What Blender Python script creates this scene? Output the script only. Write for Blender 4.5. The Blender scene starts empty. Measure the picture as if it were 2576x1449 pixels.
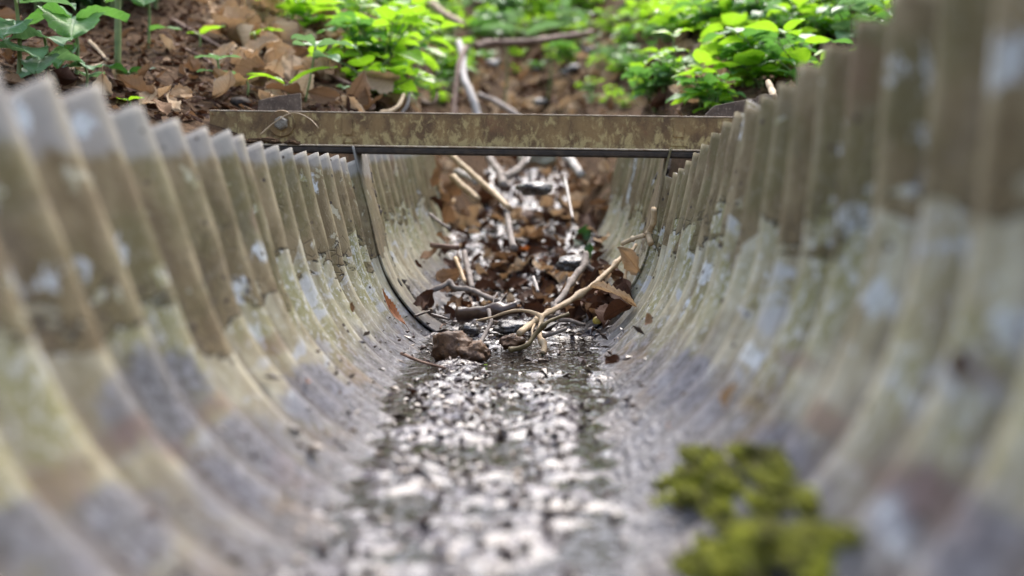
import bpy, bmesh, math, random
import numpy as np
from mathutils import Vector, Matrix, Euler, noise as mnoise

R = math.radians
SC = bpy.context.scene
COL = SC.collection

# ------------------------------------------------------------------ camera, sky, sun, exposure
F = 2637.0                       # focal length in units of the 2576 px wide photograph
CAM = Vector((0.055, 0.0, 0.186))
cd = bpy.data.cameras.new('camera')
cam = bpy.data.objects.new('camera', cd); COL.objects.link(cam)
cd.sensor_width = 36.0
cd.lens = 36.0 * F / 2576.0
cam.location = CAM
cam.rotation_euler = Euler((R(90 - 3.56), 0, R(1.89)))
cd.clip_start = 0.01; cd.clip_end = 500
cd.dof.use_dof = True
cd.dof.focus_distance = 1.46
cd.dof.aperture_fstop = 2.8
cd.dof.aperture_blades = 0
SC.camera = cam
CM = cam.rotation_euler.to_matrix()

w = bpy.data.worlds.new('World'); SC.world = w; w.use_nodes = True
nt = w.node_tree
sky = nt.nodes.new('ShaderNodeTexSky'); sky.sky_type = 'NISHITA'; sky.sun_disc = False
SUN_EL, SUN_AZ = R(58), R(12)     # azimuth measured from +Y towards +X
sky.sun_elevation = SUN_EL; sky.sun_rotation = SUN_AZ
sky.dust_density = 4.0; sky.air_density = 1.0; sky.ozone_density = 1.0
hs = nt.nodes.new('ShaderNodeHueSaturation'); hs.inputs['Saturation'].default_value = .8      # thin overcast
nt.links.new(sky.outputs[0], hs.inputs['Color']); nt.links.new(hs.outputs[0], nt.nodes['Background'].inputs[0])
nt.nodes['Background'].inputs[1].default_value = 0.15
sl = bpy.data.lights.new('sun', 'SUN'); so = bpy.data.objects.new('sun', sl); COL.objects.link(so)
sl.energy = 0.5; sl.angle = R(50); sl.color = (1.0, 0.965, 0.91)
sdir = Vector((math.sin(SUN_AZ) * math.cos(SUN_EL), math.cos(SUN_AZ) * math.cos(SUN_EL), math.sin(SUN_EL)))
so.rotation_euler = sdir.to_track_quat('Z', 'Y').to_euler()
so.location = (2, 3, 6)
SC.view_settings.view_transform = 'Standard'; SC.view_settings.look = 'None'
SC.view_settings.gamma = 1.0; SC.view_settings.use_curve_mapping = False
SC.view_settings.exposure = 1.95
SC.cycles.use_denoising = True
SC.cycles.max_bounces = 8; SC.cycles.transparent_max_bounces = 8
SC.cycles.caustics_reflective = False; SC.cycles.caustics_refractive = False

# ------------------------------------------------------------------ helpers: pixels, noise, objects
def ray(px, py):
    v = CM @ Vector(((px - 1288.0) / F, -(py - 724.5) / F, -1.0))
    return v / v.y                 # one metre of depth along the channel
def pix(px, py, d): return CAM + ray(px, py) * d
def nz(x, y, z=0.0): return mnoise.noise(Vector((x, y, z)))
def fb(x, y, z=0.0, o=4):
    s = 0; a = .5
    for i in range(o):
        s += a * nz(x, y, z + 7.3 * i); x *= 2.03; y *= 2.03; a *= .5
    return s
def sst(a, b, t):
    t = min(1, max(0, (t - a) / (b - a))); return t * t * (3 - 2 * t)
def softp(t): return .5 * (t + math.sqrt(t * t + .008))

def mesh_obj(name, verts, faces, mat=None, parent=None, smooth=True, uvs=None, vary=None):
    me = bpy.data.meshes.new(name)
    me.from_pydata([tuple(v) for v in verts], [], faces)
    if smooth: me.polygons.foreach_set('use_smooth', [True] * len(me.polygons))
    if uvs is not None:
        ul = me.uv_layers.new(name='UVMap')
        idx = np.zeros(len(me.loops), dtype=np.int32); me.loops.foreach_get('vertex_index', idx)
        ul.data.foreach_set('uv', np.asarray(uvs, dtype=np.float32)[idx].ravel())
    if vary is not None:
        at = me.attributes.new('vary', 'FLOAT', 'POINT'); at.data.foreach_set('value', np.asarray(vary, dtype=np.float32))
    me.update()
    o = bpy.data.objects.new(name, me); COL.objects.link(o)
    if mat: me.materials.append(mat)
    if parent: o.parent = parent
    return o
def tag(o, label=None, cat=None, group=None, kind=None):
    if label: o['label'] = label
    if cat: o['category'] = cat
    if group: o['group'] = group
    if kind: o['kind'] = kind
    return o
def empty(name, loc, rot=(0, 0, 0), sc=1.0):
    o = bpy.data.objects.new(name, None); COL.objects.link(o); o.empty_display_size = .02
    o.location = loc; o.rotation_euler = rot; o.scale = (sc, sc, sc)
    return o
def copy_tree(o, parent=None):
    c = o.copy(); COL.objects.link(c)
    if parent: c.parent = parent
    for ch in list(o.children): copy_tree(ch, c)
    return c

class Buf:
    def __init__(s): s.v = []; s.f = []; s.uv = []; s.va = []
    def add(s, v, f, uv=None, va=0.0):
        b = len(s.v); s.v += list(v); s.f += [tuple(i + b for i in q) for q in f]
        s.uv += list(uv) if uv is not None else [(0, 0)] * len(v)
        s.va += list(va) if hasattr(va, '__len__') else [va] * len(v)
    def xf(s, M, v, f, uv=None, va=0.0): s.add([M @ Vector(p) for p in v], f, uv, va)
    def obj(s, name, mat, parent=None, smooth=True): return mesh_obj(name, s.v, s.f, mat, parent, smooth, s.uv, s.va)

def smooth_path(pts, n):
    P = [Vector(p) for p in pts]
    if len(P) == 2: return [P[0].lerp(P[1], i / n) for i in range(n + 1)]
    Q = [P[0] * 2 - P[1]] + P + [P[-1] * 2 - P[-2]]
    out = []
    for i in range(1, len(Q) - 2):
        for k in range(n):
            t = k / n; a, b, c, d = Q[i - 1:i + 3]
            out.append(.5 * ((2 * b) + (c - a) * t + (2 * a - 5 * b + 4 * c - d) * t * t + (3 * b - a - 3 * c + d) * t ** 3))
    out.append(P[-1]); return out
def tube(pts, r0, r1=None, n=8, sub=6, rough=.12, seed=0, knots=()):
    path = smooth_path(pts, sub); r1 = r0 if r1 is None else r1
    v = []; f = []; m = len(path); up = Vector((.3, .2, 1)).normalized()
    for i, p in enumerate(path):
        t = (path[min(i + 1, m - 1)] - path[max(i - 1, 0)]).normalized()
        a = t.cross(up)
        if a.length < .05: a = t.cross(Vector((1, 0, 0)))
        a.normalize(); b = a.cross(t); u = i / (m - 1)
        r = r0 + (r1 - r0) * u
        for kt in knots: r *= 1 + .55 * math.exp(-((u - kt) / .025) ** 2)
        for k in range(n):
            th = 2 * math.pi * k / n
            rr = r * (1 + rough * 2 * nz(p.x * 60 + k * 1.7, p.y * 60 + seed * 3.1, p.z * 60))
            v.append(p + (a * math.cos(th) + b * math.sin(th)) * rr)
    for i in range(m - 1):
        for k in range(n):
            k2 = (k + 1) % n; f.append((i * n + k, i * n + k2, (i + 1) * n + k2, (i + 1) * n + k))
    f.append(tuple(range(n - 1, -1, -1))); f.append(tuple(range((m - 1) * n, m * n)))
    return v, f
def boxm(x0, x1, y0, y1, z0, z1):
    v = [(x, y, z) for z in (z0, z1) for y in (y0, y1) for x in (x0, x1)]
    return v, [(0, 2, 3, 1), (4, 5, 7, 6), (0, 1, 5, 4), (2, 6, 7, 3), (0, 4, 6, 2), (1, 3, 7, 5)]
def bevel(o, wd, seg=2):
    m = o.modifiers.new('bevel', 'BEVEL'); m.width = wd; m.segments = seg; m.limit_method = 'ANGLE'
    return o

# ------------------------------------------------------------------ materials
def newmat(name):
    m = bpy.data.materials.new(name); m.use_nodes = True
    return m, m.node_tree, m.node_tree.nodes['Principled BSDF']
class NT:
    def __init__(s, t): s.t = t
    def n(s, ty, **kw):
        x = s.t.nodes.new(ty)
        for k, v in kw.items(): setattr(x, k, v)
        return x
    def l(s, a, b): s.t.links.new(a, b)
    def inp(s, sock, v):
        if isinstance(v, bpy.types.NodeSocket): s.l(v, sock)
        elif isinstance(v, (tuple, list)) and len(v) == 3 and sock.type == 'RGBA': sock.default_value = (*v, 1)
        else: sock.default_value = v
    def noise(s, vec, scale, detail=5, rough=.55, dist=0.0):
        x = s.n('ShaderNodeTexNoise'); s.l(vec, x.inputs['Vector'])
        x.inputs['Scale'].default_value = scale; x.inputs['Detail'].default_value = detail
        x.inputs['Roughness'].default_value = rough; x.inputs['Distortion'].default_value = dist
        return x.outputs['Fac']
    def vor(s, vec, scale, feature='F1', out='Distance', rnd=1.0):
        x = s.n('ShaderNodeTexVoronoi', feature=feature); s.l(vec, x.inputs['Vector'])
        x.inputs['Scale'].default_value = scale; x.inputs['Randomness'].default_value = rnd
        return x.outputs[out]
    def map(s, vec, scale=(1, 1, 1), loc=(0, 0, 0)):
        x = s.n('ShaderNodeMapping'); s.l(vec, x.inputs['Vector'])
        x.inputs['Scale'].default_value = scale; x.inputs['Location'].default_value = loc
        return x.outputs[0]
    def m(s, op, a, b=0.0, c=0.0):
        x = s.n('ShaderNodeMath', operation=op); s.inp(x.inputs[0], a); s.inp(x.inputs[1], b)
        if op in ('MULTIPLY_ADD', 'SMOOTH_MIN'): s.inp(x.inputs[2], c)
        return x.outputs[0]
    def rng(s, v, a, b, lo=0.0, hi=1.0):
        x = s.n('ShaderNodeMapRange'); x.interpolation_type = 'SMOOTHSTEP'; s.inp(x.inputs['Value'], v)
        x.inputs['From Min'].default_value = a; x.inputs['From Max'].default_value = b
        x.inputs['To Min'].default_value = lo; x.inputs['To Max'].default_value = hi
        return x.outputs[0]
    def mix(s, f, a, b, mode='MIX'):
        x = s.n('ShaderNodeMix', data_type='RGBA', blend_type=mode)
        s.inp(x.inputs[0], f); s.inp(x.inputs[6], a); s.inp(x.inputs[7], b); return x.outputs[2]
    def bump(s, h, st, dist=.002, nrm=None):
        x = s.n('ShaderNodeBump'); s.l(h, x.inputs['Height']); x.inputs['Strength'].default_value = st
        x.inputs['Distance'].default_value = dist
        if nrm is not None: s.l(nrm, x.inputs['Normal'])
        return x.outputs[0]
    def coord(s, k='Object'): return s.n('ShaderNodeTexCoord').outputs[k]
    def sep(s, v):
        x = s.n('ShaderNodeSeparateXYZ'); s.l(v, x.inputs[0]); return x.outputs

def steel_sheet():
    # weathered galvanised sheet; UV = (arc length from the lowest line in m, length along the channel in m)
    m, t, b = newmat('weathered_corrugated_steel'); N = NT(t)
    uv = N.coord('UV'); u, v, _ = N.sep(uv); au = N.m('ABSOLUTE', u)
    streak = N.noise(N.map(uv, (6, 60, 1)), 1.0, 6, .6)
    big = N.noise(N.map(uv, (7, 7, 1), (3, 1, 0)), 1.0, 5, .6)
    mid = N.noise(N.map(uv, (17, 38, 1), (1, 5, 0)), 1.0, 6, .65, .4)
    fine = N.noise(N.map(uv, (110, 190, 1)), 1.0, 6, .7)
    grain = N.noise(N.map(uv, (700, 700, 1)), 1.0, 3, .7)
    # bare weathered zinc with chalky and olive growth
    c = N.mix(N.rng(mid, .35, .65), (.25, .215, .125), (.43, .40, .29))
    c = N.mix(N.rng(streak, .45, .7, 0, .75), c, (.15, .115, .065))
    c = N.mix(N.rng(big, .44, .58, 0, .75), c, (.19, .18, .065))
    c = N.mix(N.rng(N.m('ADD', fine, N.m('MULTIPLY', N.m('SUBTRACT', big, .5), .5)), .53, .63, 0, .8), c, (.46, .455, .42))
    c = N.mix(N.rng(fine, .42, .30, 0, .55), c, (.13, .11, .075))
    # chalky blue-grey oxide patches
    ox = N.noise(N.map(uv, (16, 11, 1), (9, 2, 0)), 1.0, 5, .6, .8)
    c = N.mix(N.rng(ox, .575, .64, 0, .8), c, (.35, .36, .36))
    # dark damp stain near the water line
    wl = N.m('ADD', au, N.m('MULTIPLY', N.m('SUBTRACT', mid, .5), .11))
    wl = N.m('ADD', wl, N.m('MULTIPLY', N.m('SUBTRACT', streak, .5), .10))
    damp = N.rng(wl, .25, .15)
    dc = N.mix(N.rng(fine, .4, .62), (.055, .052, .064), (.17, .165, .187))
    dc = N.mix(N.rng(big, .52, .6, 0, .8), dc, (.13, .08, .05))
    c = N.mix(N.m('MULTIPLY', damp, .85), c, dc)
    # dried silt coat on the upper wall, broken off along a ragged cracked line
    edge = N.m('ADD', au, N.m('MULTIPLY', N.m('SUBTRACT', N.noise(N.map(uv, (30, 18, 1), (4, 4, 0)), 1.0, 5, .6), .5), .10))
    edge = N.m('ADD', edge, N.m('MULTIPLY', N.m('SUBTRACT', N.noise(N.map(uv, (2, 5, 1), (1, 9, 0)), 1.0, 3, .6), .5), .16))
    cell = N.vor(N.map(uv, (40, 26, 1)), 1.0, 'F1', 'Color')
    cellv = N.sep(cell)[0]
    edge = N.m('ADD', edge, N.m('MULTIPLY', N.m('SUBTRACT', cellv, .5), .05))
    film = N.rng(edge, .306, .310)
    holes = N.noise(N.map(uv, (26, 34, 1), (8, 8, 0)), 1.0, 6, .6, .5)
    film = N.m('MULTIPLY', film, N.rng(holes, .645, .635))
    fc = N.mix(N.rng(mid, .3, .7), (.105, .072, .032), (.21, .158, .08))
    fc = N.mix(N.rng(big, .45, .6, 0, .7), fc, (.10, .085, .03))
    fc = N.mix(N.rng(fine, .55, .7, 0, .6), fc, (.26, .21, .13))
    fc = N.mix(N.rng(fine, .4, .3, 0, .6), fc, (.055, .042, .028))
    c = N.mix(N.m('MULTIPLY', film, .93), c, fc)
    ln = N.m('MULTIPLY', N.rng(edge, .305, .3075), N.rng(edge, .3105, .3085))
    ln = N.m('MULTIPLY', ln, N.rng(fine, .4, .52))
    ck = N.rng(N.vor(N.map(uv, (55, 80, 1)), 1.0, 'DISTANCE_TO_EDGE'), .05, .015)
    ck = N.m('MULTIPLY', N.m('MULTIPLY', ck, film), N.rng(edge, .365, .31))
    dark = N.m('MAXIMUM', ln, N.m('MULTIPLY', ck, .55))
    c = N.mix(N.m('MULTIPLY', dark, .9), c, (.02, .016, .012))
    # bare zinc along the cut rim
    rim = N.rng(N.m('ADD', au, N.m('MULTIPLY', N.m('SUBTRACT', mid, .5), .03)), .414, .426)
    lft = N.rng(u, .1, -.1)
    c = N.mix(N.m('MULTIPLY', N.m('MULTIPLY', rim, lft), .55), c, (.30, .295, .29))
    # lichen spots
    ls = N.vor(N.map(uv, (15, 9, 1), (2, .4, 0)), 1.0, 'F1')
    lsc = N.sep(N.vor(N.map(uv, (15, 9, 1), (2, .4, 0)), 1.0, 'F1', 'Color'))[1]
    sp = N.m('MULTIPLY', N.rng(N.m('ADD', ls, N.m('MULTIPLY', N.m('SUBTRACT', fine, .5), .5)), .24, .17), N.rng(lsc, .80, .83))
    c = N.mix(N.m('MULTIPLY', sp, .9), c, (.48, .51, .52))
    wn = N.m('MULTIPLY', N.m('SUBTRACT', N.m('ADD', N.m('MULTIPLY', mid, .6), N.m('MULTIPLY', fine, .4)), .5), 2.4)
    att = lambda k: N.n('ShaderNodeAttribute', attribute_name=k).outputs['Fac']
    c = N.mix(N.rng(N.m('ADD', att('damp'), wn), .25, .7, 0, .85), c, N.mix(N.rng(fine, .4, .62), (.062, .06, .074), (.17, .168, .186)))
    c = N.mix(N.rng(N.m('ADD', att('lichen'), N.m('MULTIPLY', wn, 1.5)), .72, .98, 0, .85), c, N.mix(N.rng(fine, .4, .6), (.33, .35, .34), (.50, .53, .54)))
    c = N.mix(N.rng(N.m('ADD', att('rust'), wn), .45, 1.0, 0, .6), c, (.12, .062, .04))
    # rust
    ru = N.noise(N.map(uv, (6, 5, 1), (21, 7, 0)), 1.0, 5, .6)
    c = N.mix(N.m('MULTIPLY', N.rng(ru, .6, .7), .45), c, (.15, .075, .05))
    # specks of soil
    d2 = N.vor(N.map(uv, (110, 110, 1)), 1.0); d2c = N.sep(N.vor(N.map(uv, (110, 110, 1)), 1.0, 'F1', 'Color'))[0]
    c = N.mix(N.m('MULTIPLY', N.rng(d2, .3, .2), N.rng(d2c, .87, .9)), c, (.05, .035, .025))
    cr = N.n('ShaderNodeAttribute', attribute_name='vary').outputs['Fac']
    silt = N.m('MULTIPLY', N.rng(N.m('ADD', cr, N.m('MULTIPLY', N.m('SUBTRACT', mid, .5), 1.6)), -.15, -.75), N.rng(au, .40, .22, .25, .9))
    c = N.mix(N.m('MULTIPLY', silt, .6), c, (.075, .06, .048))  # darker tone in corrugation valleys and on the flat collar, stronger low down
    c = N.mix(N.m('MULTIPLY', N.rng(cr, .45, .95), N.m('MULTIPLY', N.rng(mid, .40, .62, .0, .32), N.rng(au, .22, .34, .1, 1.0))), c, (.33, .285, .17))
    N.l(c, b.inputs['Base Color'])
    wet = N.rng(N.m('ADD', au, N.m('MULTIPLY', N.m('SUBTRACT', N.m('ADD', N.m('MULTIPLY', mid, .5), N.m('MULTIPLY', fine, .5)), .5), .16)), .175, .11)
    c2 = N.mix(N.m('MULTIPLY', wet, .6), c, N.mix(N.rng(fine, .42, .6), (.03, .024, .026), (.12, .114, .13)))
    N.l(c2, b.inputs['Base Color'])
    N.l(N.m('MULTIPLY', wet, .55), b.inputs['Coat Weight']); b.inputs['Coat Roughness'].default_value = .16
    N.l(N.m('SUBTRACT', .72, N.m('MULTIPLY', wet, .35)), b.inputs['Roughness'])
    b.inputs['Specular IOR Level'].default_value = .22
    h = N.m('ADD', N.m('MULTIPLY', fine, .7), N.m('MULTIPLY', grain, .3))
    h = N.m('ADD', h, N.m('MULTIPLY', film, 1.2)); h = N.m('SUBTRACT', h, N.m('MULTIPLY', dark, 1.2))
    h = N.m('ADD', h, N.m('MULTIPLY', wet, N.m('MULTIPLY', N.noise(N.map(uv, (150, 130, 1)), 1.0, 3, .5), 3.5)))
    bn = N.bump(h, .8, .0016); N.l(bn, b.inputs['Normal']); N.l(bn, b.inputs['Coat Normal'])
    return m

def simple(name, c1, c2, scale=40, rough=.7, bump=.5, bd=.001, c3=None, spec=.4, f3=(.54, .66)):
    m, t, b = newmat(name); N = NT(t); o = N.coord('Object')
    a = N.noise(o, scale, 6, .62, .3); g = N.noise(o, scale * 4.3, 6, .65)
    c = N.mix(N.rng(a, .35, .65), c1, c2)
    if c3: c = N.mix(N.rng(g, f3[0], f3[1]), c, c3)
    N.l(c, b.inputs['Base Color']); b.inputs['Roughness'].default_value = rough
    b.inputs['Specular IOR Level'].default_value = spec
    N.l(N.bump(N.m('ADD', a, g), bump, bd), b.inputs['Normal'])
    return m
def wood(name, c1, c2, rough=.75, wet=0.0):
    m, t, b = newmat(name); N = NT(t); o = N.coord('Object')
    a = N.noise(o, 60, 6, .6, .4); g = N.noise(o, 420, 4, .6); oi = N.n('ShaderNodeObjectInfo').outputs['Random']
    c = N.mix(N.rng(a, .36, .66), c1, c2); c = N.mix(N.rng(g, .56, .72, 0, .6), c, tuple(x * .4 for x in c1))
    c = N.mix(N.m('MULTIPLY', oi, .35), c, tuple(x * .6 for x in c2))
    N.l(c, b.inputs['Base Color']); b.inputs['Roughness'].default_value = rough; b.inputs['Specular IOR Level'].default_value = .25
    if wet: b.inputs['Coat Weight'].default_value = wet; b.inputs['Coat Roughness'].default_value = .15
    N.l(N.bump(N.m('ADD', a, g), .6, .0012), b.inputs['Normal'])
    return m
def leafmat(name, c1, c2, vein, trans, tw=.45, rough=.45, sat_var=.3, spec=.5, spots=None):
    m, t, b = newmat(name); N = NT(t); uv = N.coord('UV'); u, v, _ = N.sep(uv)
    va = N.n('ShaderNodeAttribute', attribute_name='vary').outputs['Fac']
    oi = N.n('ShaderNodeObjectInfo').outputs['Random']
    o = N.coord('Object'); a = N.noise(o, 70, 5, .6)
    k = N.m('FRACT', N.m('ADD', va, oi))
    c = N.mix(k, c1, c2)
    c = N.mix(N.rng(a, .4, .7, 0, sat_var), c, tuple(x * .5 for x in c1))
    if spots: c = N.mix(N.rng(N.noise(o, 160, 4, .6), .58, .66, 0, .8), c, spots)
    au = N.m('ABSOLUTE', u)
    ph = N.m('FRACT', N.m('MULTIPLY', N.m('SUBTRACT', v, N.m('MULTIPLY', au, .28)), 8.0))
    side = N.rng(N.m('ABSOLUTE', N.m('SUBTRACT', ph, .5)), .10, .03)
    mid = N.rng(au, .09, .04)
    vn = N.m('MAXIMUM', mid, N.m('MULTIPLY', side, .55))
    c = N.mix(N.m('MULTIPLY', vn, .6), c, vein)
    N.l(c, b.inputs['Base Color']); b.inputs['Roughness'].default_value = rough
    b.inputs['Specular IOR Level'].default_value = spec
    b.inputs['Specular IOR Level'].default_value = spec
    bn = N.bump(N.m('ADD', N.m('MULTIPLY', vn, -1.0), N.m('MULTIPLY', a, .6)), .7, .0015); N.l(bn, b.inputs['Normal'])
    tr = N.n('ShaderNodeBsdfTranslucent'); N.l(bn, tr.inputs['Normal'])
    N.l(N.mix(.5, c, trans), tr.inputs['Color'])
    mx = N.n('ShaderNodeMixShader'); mx.inputs[0].default_value = tw
    N.l(b.outputs[0], mx.inputs[1]); N.l(tr.outputs[0], mx.inputs[2])
    N.l(mx.outputs[0], t.nodes['Material Output'].inputs['Surface'])
    return m
def mudmat():
    m, t, b = newmat('wet_mud'); N = NT(t); o = N.coord('Object')
    a = N.noise(o, 45, 6, .65, .4); g = N.noise(o, 150, 3, .5); f = N.noise(o, 420, 2, .5)
    c = N.mix(N.rng(a, .35, .65), (.016, .011, .012), (.085, .075, .09))
    c = N.mix(N.rng(g, .6, .7, 0, .6), c, (.10, .09, .085))
    c = N.mix(N.rng(g, .42, .33, 0, .8), c, (.02, .012, .009))
    lo = N.noise(o, 17, 4, .6); c = N.mix(N.rng(lo, .5, .62, 0, .75), c, (.02, .012, .009))
    N.l(c, b.inputs['Base Color'])
    N.l(N.rng(lo, .4, .65, .03, .36), b.inputs['Coat Weight'])
    N.l(N.rng(a, .3, .7, .14, .34), b.inputs['Roughness'])
    b.inputs['Specular IOR Level'].default_value = .5
    b.inputs['Coat Weight'].default_value = .22; b.inputs['Coat Roughness'].default_value = .10
    bn = N.bump(N.m('ADD', N.m('MULTIPLY', g, 1.0), N.m('MULTIPLY', f, .15)), .8, .0028)
    N.l(bn, b.inputs['Normal']); N.l(bn, b.inputs['Coat Normal'])
    return m
def watermat():
    m, t, b = newmat('stream_water'); N = NT(t); o = N.coord('Object')
    p = N.map(o, (1, .45, 1))
    r1 = N.noise(p, 60, 3, .5, .8); r2 = N.noise(p, 170, 2, .5, .4)
    b.inputs['Base Color'].default_value = (.022, .018, .015, 1)
    b.inputs['Roughness'].default_value = .03; b.inputs['IOR'].default_value = 1.33
    N.l(N.bump(N.m('ADD', r1, N.m('MULTIPLY', r2, .3)), .55, .006), b.inputs['Normal'])
    return m
def soilmat():
    m, t, b = newmat('forest_soil'); N = NT(t); o = N.coord('Object')
    a = N.noise(o, 5, 6, .6); g = N.noise(o, 42, 6, .65, .3); f = N.noise(o, 240, 5, .7)
    c = N.mix(N.rng(g, .35, .65), (.045, .024, .012), (.13, .078, .042))
    c = N.mix(N.rng(a, .55, .7, 0, .5), c, (.06, .058, .022))
    c = N.mix(N.rng(f, .57, .7), c, (.27, .175, .095)); c = N.mix(N.rng(f, .42, .32), c, (.015, .01, .008))
    N.l(c, b.inputs['Base Color']); b.inputs['Roughness'].default_value = .95; b.inputs['Specular IOR Level'].default_value = .12
    N.l(N.bump(N.m('ADD', g, N.m('MULTIPLY', f, .5)), 1.0, .012), b.inputs['Normal'])
    return m

M_STEEL = steel_sheet()
M_RIMSTEEL = simple('dull_zinc_edge', (.20, .18, .15), (.34, .33, .31), 60, .6, c3=(.10, .08, .055))
M_BEAM = simple('rusty_steel_with_lichen', (.13, .078, .03), (.22, .155, .07), 30, .7, .8, .0012, c3=(.36, .31, .16), f3=(.54, .66))
def beammat():
    m, t, b = newmat('rusty_beam_steel'); N = NT(t); o = N.coord('Object'); _, _, z = N.sep(o)
    a = N.noise(N.map(o, (1, 1, .7)), 26, 6, .6, .3); g = N.noise(N.map(o, (1, 1, .6)), 95, 6, .68, .5); f = N.noise(o, 420, 4, .7)
    c = N.mix(N.rng(a, .35, .65), (.09, .048, .017), (.21, .13, .048))
    low = N.rng(z, -.012, -.05, -.02, .07)
    c = N.mix(N.rng(N.m('ADD', g, low), .49, .66, 0, .8), c, (.40, .31, .13))
    c = N.mix(N.rng(f, .55, .7, 0, .6), c, (.20, .13, .06)); c = N.mix(N.rng(f, .42, .32, 0, .7), c, (.025, .015, .008))
    ru = N.noise(N.map(o, (1, 1, 1), (3, 1, 2)), 14, 5, .6); c = N.mix(N.rng(ru, .56, .66, 0, .7), c, (.16, .075, .03))
    N.l(c, b.inputs['Base Color']); b.inputs['Roughness'].default_value = .75
    N.l(N.bump(N.m('ADD', g, N.m('MULTIPLY', f, .5)), .8, .0012), b.inputs['Normal']); return m
M_BEAM = beammat()
M_LIP = simple('pale_worn_steel_edge', (.22, .15, .09), (.42, .35, .25), 55, .6, .5)  # for added pale strips whose colour imitates light caught on the beam edges
M_UNDER = simple('black_damp_steel', (.018, .012, .008), (.045, .03, .018), 70, .7, .7)  # near-black colour imitates the shade on the underside of the flange
M_BOLT = simple('dull_bolt_steel', (.12, .10, .07), (.24, .22, .18), 120, .5, .4, c3=(.07, .045, .02))
M_BLACK = simple('dark_hollow', (.012, .01, .008), (.02, .017, .013), 60, .9)
M_SOIL = soilmat(); M_MUD = mudmat(); M_WATER = watermat()
M_STRAW = wood('pale_dry_twig', (.36, .25, .14), (.56, .43, .27), .6)
M_GREY = wood('grey_bark_twig', (.14, .115, .10), (.29, .25, .215), .75)
M_DARKW = wood('dark_wet_twig', (.035, .018, .012), (.09, .05, .03), .4, .5)
M_BROWNW = wood('brown_twig', (.11, .06, .04), (.22, .14, .10), .6)
M_OLIVE = wood('olive_twig', (.09, .065, .025), (.17, .13, .06), .5)
M_STONE = simple('wet_brown_stone', (.05, .022, .009), (.14, .075, .035), 45, .5, 1.0, .0025, c3=(.02, .012, .008), spec=.35)
M_DSTONE = simple('dark_wet_stone', (.022, .018, .016), (.06, .052, .046), 60, .22, .9, .002, c3=(.11, .10, .095), spec=.9)
M_GSTONE = simple('grey_pebble', (.24, .24, .23), (.36, .36, .34), 60, .6, .3)
M_MOSS = simple('moss', (.05, .05, .012), (.34, .36, .03), 38, .8, .6, c3=(.085, .05, .02))
M_BARK = simple('pale_stem_bark', (.30, .27, .24), (.48, .44, .40), 50, .7)
M_STEM = simple('green_stem', (.10, .15, .04), (.18, .22, .07), 60, .5)
M_LEAFG = leafmat('bright_herb_leaf', (.15, .36, .012), (.28, .50, .03), (.30, .52, .08), (.45, .78, .03), .5, .34)
M_LEAFM = leafmat('mid_green_leaf', (.09, .25, .05), (.17, .36, .09), (.28, .42, .2), (.16, .40, .04), .42, .38)
M_LEAFP = leafmat('pale_green_leaf', (.11, .24, .09), (.20, .34, .16), (.36, .48, .28), (.22, .42, .12), .35, .4)
M_LEAFD = leafmat('dark_green_leaf', (.012, .05, .01), (.03, .10, .02), (.06, .14, .04), (.05, .16, .02), .3, .35)
M_DEAD = {
    'tan': leafmat('tan_dead_leaf', (.38, .25, .135), (.64, .49, .32), (.22, .125, .06), (.40, .23, .10), .25, .7, .3, .18, spots=(.22, .11, .05)),
    'brown': leafmat('brown_dead_leaf', (.15, .083, .042), (.31, .19, .105), (.09, .045, .02), (.24, .13, .06), .22, .7, .3, .18, spots=(.09, .04, .02)),
    'dark brown': leafmat('dark_brown_dead_leaf', (.045, .02, .012), (.10, .042, .02), (.03, .015, .01), (.07, .03, .015), .15, .7, .3, .18, spots=(.02, .01, .008)),
    'russet': leafmat('russet_dead_leaf', (.24, .075, .018), (.34, .12, .03), (.12, .04, .015), (.42, .12, .02), .3, .45, spots=(.10, .035, .012)),
}

# ------------------------------------------------------------------ the ground
def ground(x, y, fine=True):
    e_ = sst(2.45, 2.8, y); bed = -.07 * (1 - e_) + e_ * (.0128 + .163 * sst(1.66, 2.95, y) + max(0, .31 * (y - 2.95)) - .012 + .13 * sst(.11, .25, abs(x)))
    if y > 9: bed -= .24 * (y - 9)
    k = .30
    bL = .225 + k * softp(y - 1.35); bR = .225 + k * softp(y - 1.50)
    if y > 9: bL -= .24 * (y - 9); bR -= .24 * (y - 9)
    s = sst(-.2, .2, x); bank = bL * (1 - s) + bR * s
    ax = abs(x + .02 * math.sin(y * 1.3) * sst(3, 4, y))
    wd = .04 + .50 * sst(2.8, 3.6, y)
    t = sst(.285, .285 + wd, ax)
    gul = 1 - .75 * sst(5.0, 9.0, y)
    z = bank - (bank - bed) * (1 - t) * gul
    z += .22 * min(max(ax - .4, 0), 5.0) + .05 * max(ax - 9, 0) * 0
    z -= .13 * math.exp(-((x + .33) / .085) ** 2 - ((y - 1.56) / .15) ** 2)
    z += .03 * math.exp(-((x + .34) / .08) ** 2 - ((y - 1.18) / .17) ** 2)
    a = sst(.27, .5, ax) if y < 3 else 1
    z += a * (.03 * nz(x * 2.1, y * 2.1, 3) + .12 * nz(x * .35, y * .35, 9) * sst(3, 8, max(ax, y - 2)))
    if fine: z += a * (.012 * nz(x * 9, y * 9, 1) + .006 * nz(x * 26, y * 26, 2))
    return z
def hit(px, py, d0=.5, d1=24.0, lift=0.0):
    r = ray(px, py); d = d0
    while d < d1:
        p = CAM + r * d
        if p.z < ground(p.x, p.y) + lift:
            lo, hi = d - .06, d
            for _ in range(8):
                mm = (lo + hi) / 2; q = CAM + r * mm
                if q.z < ground(q.x, q.y) + lift: hi = mm
                else: lo = mm
            return CAM + r * hi
        d += .06
    return CAM + r * d1
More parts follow.
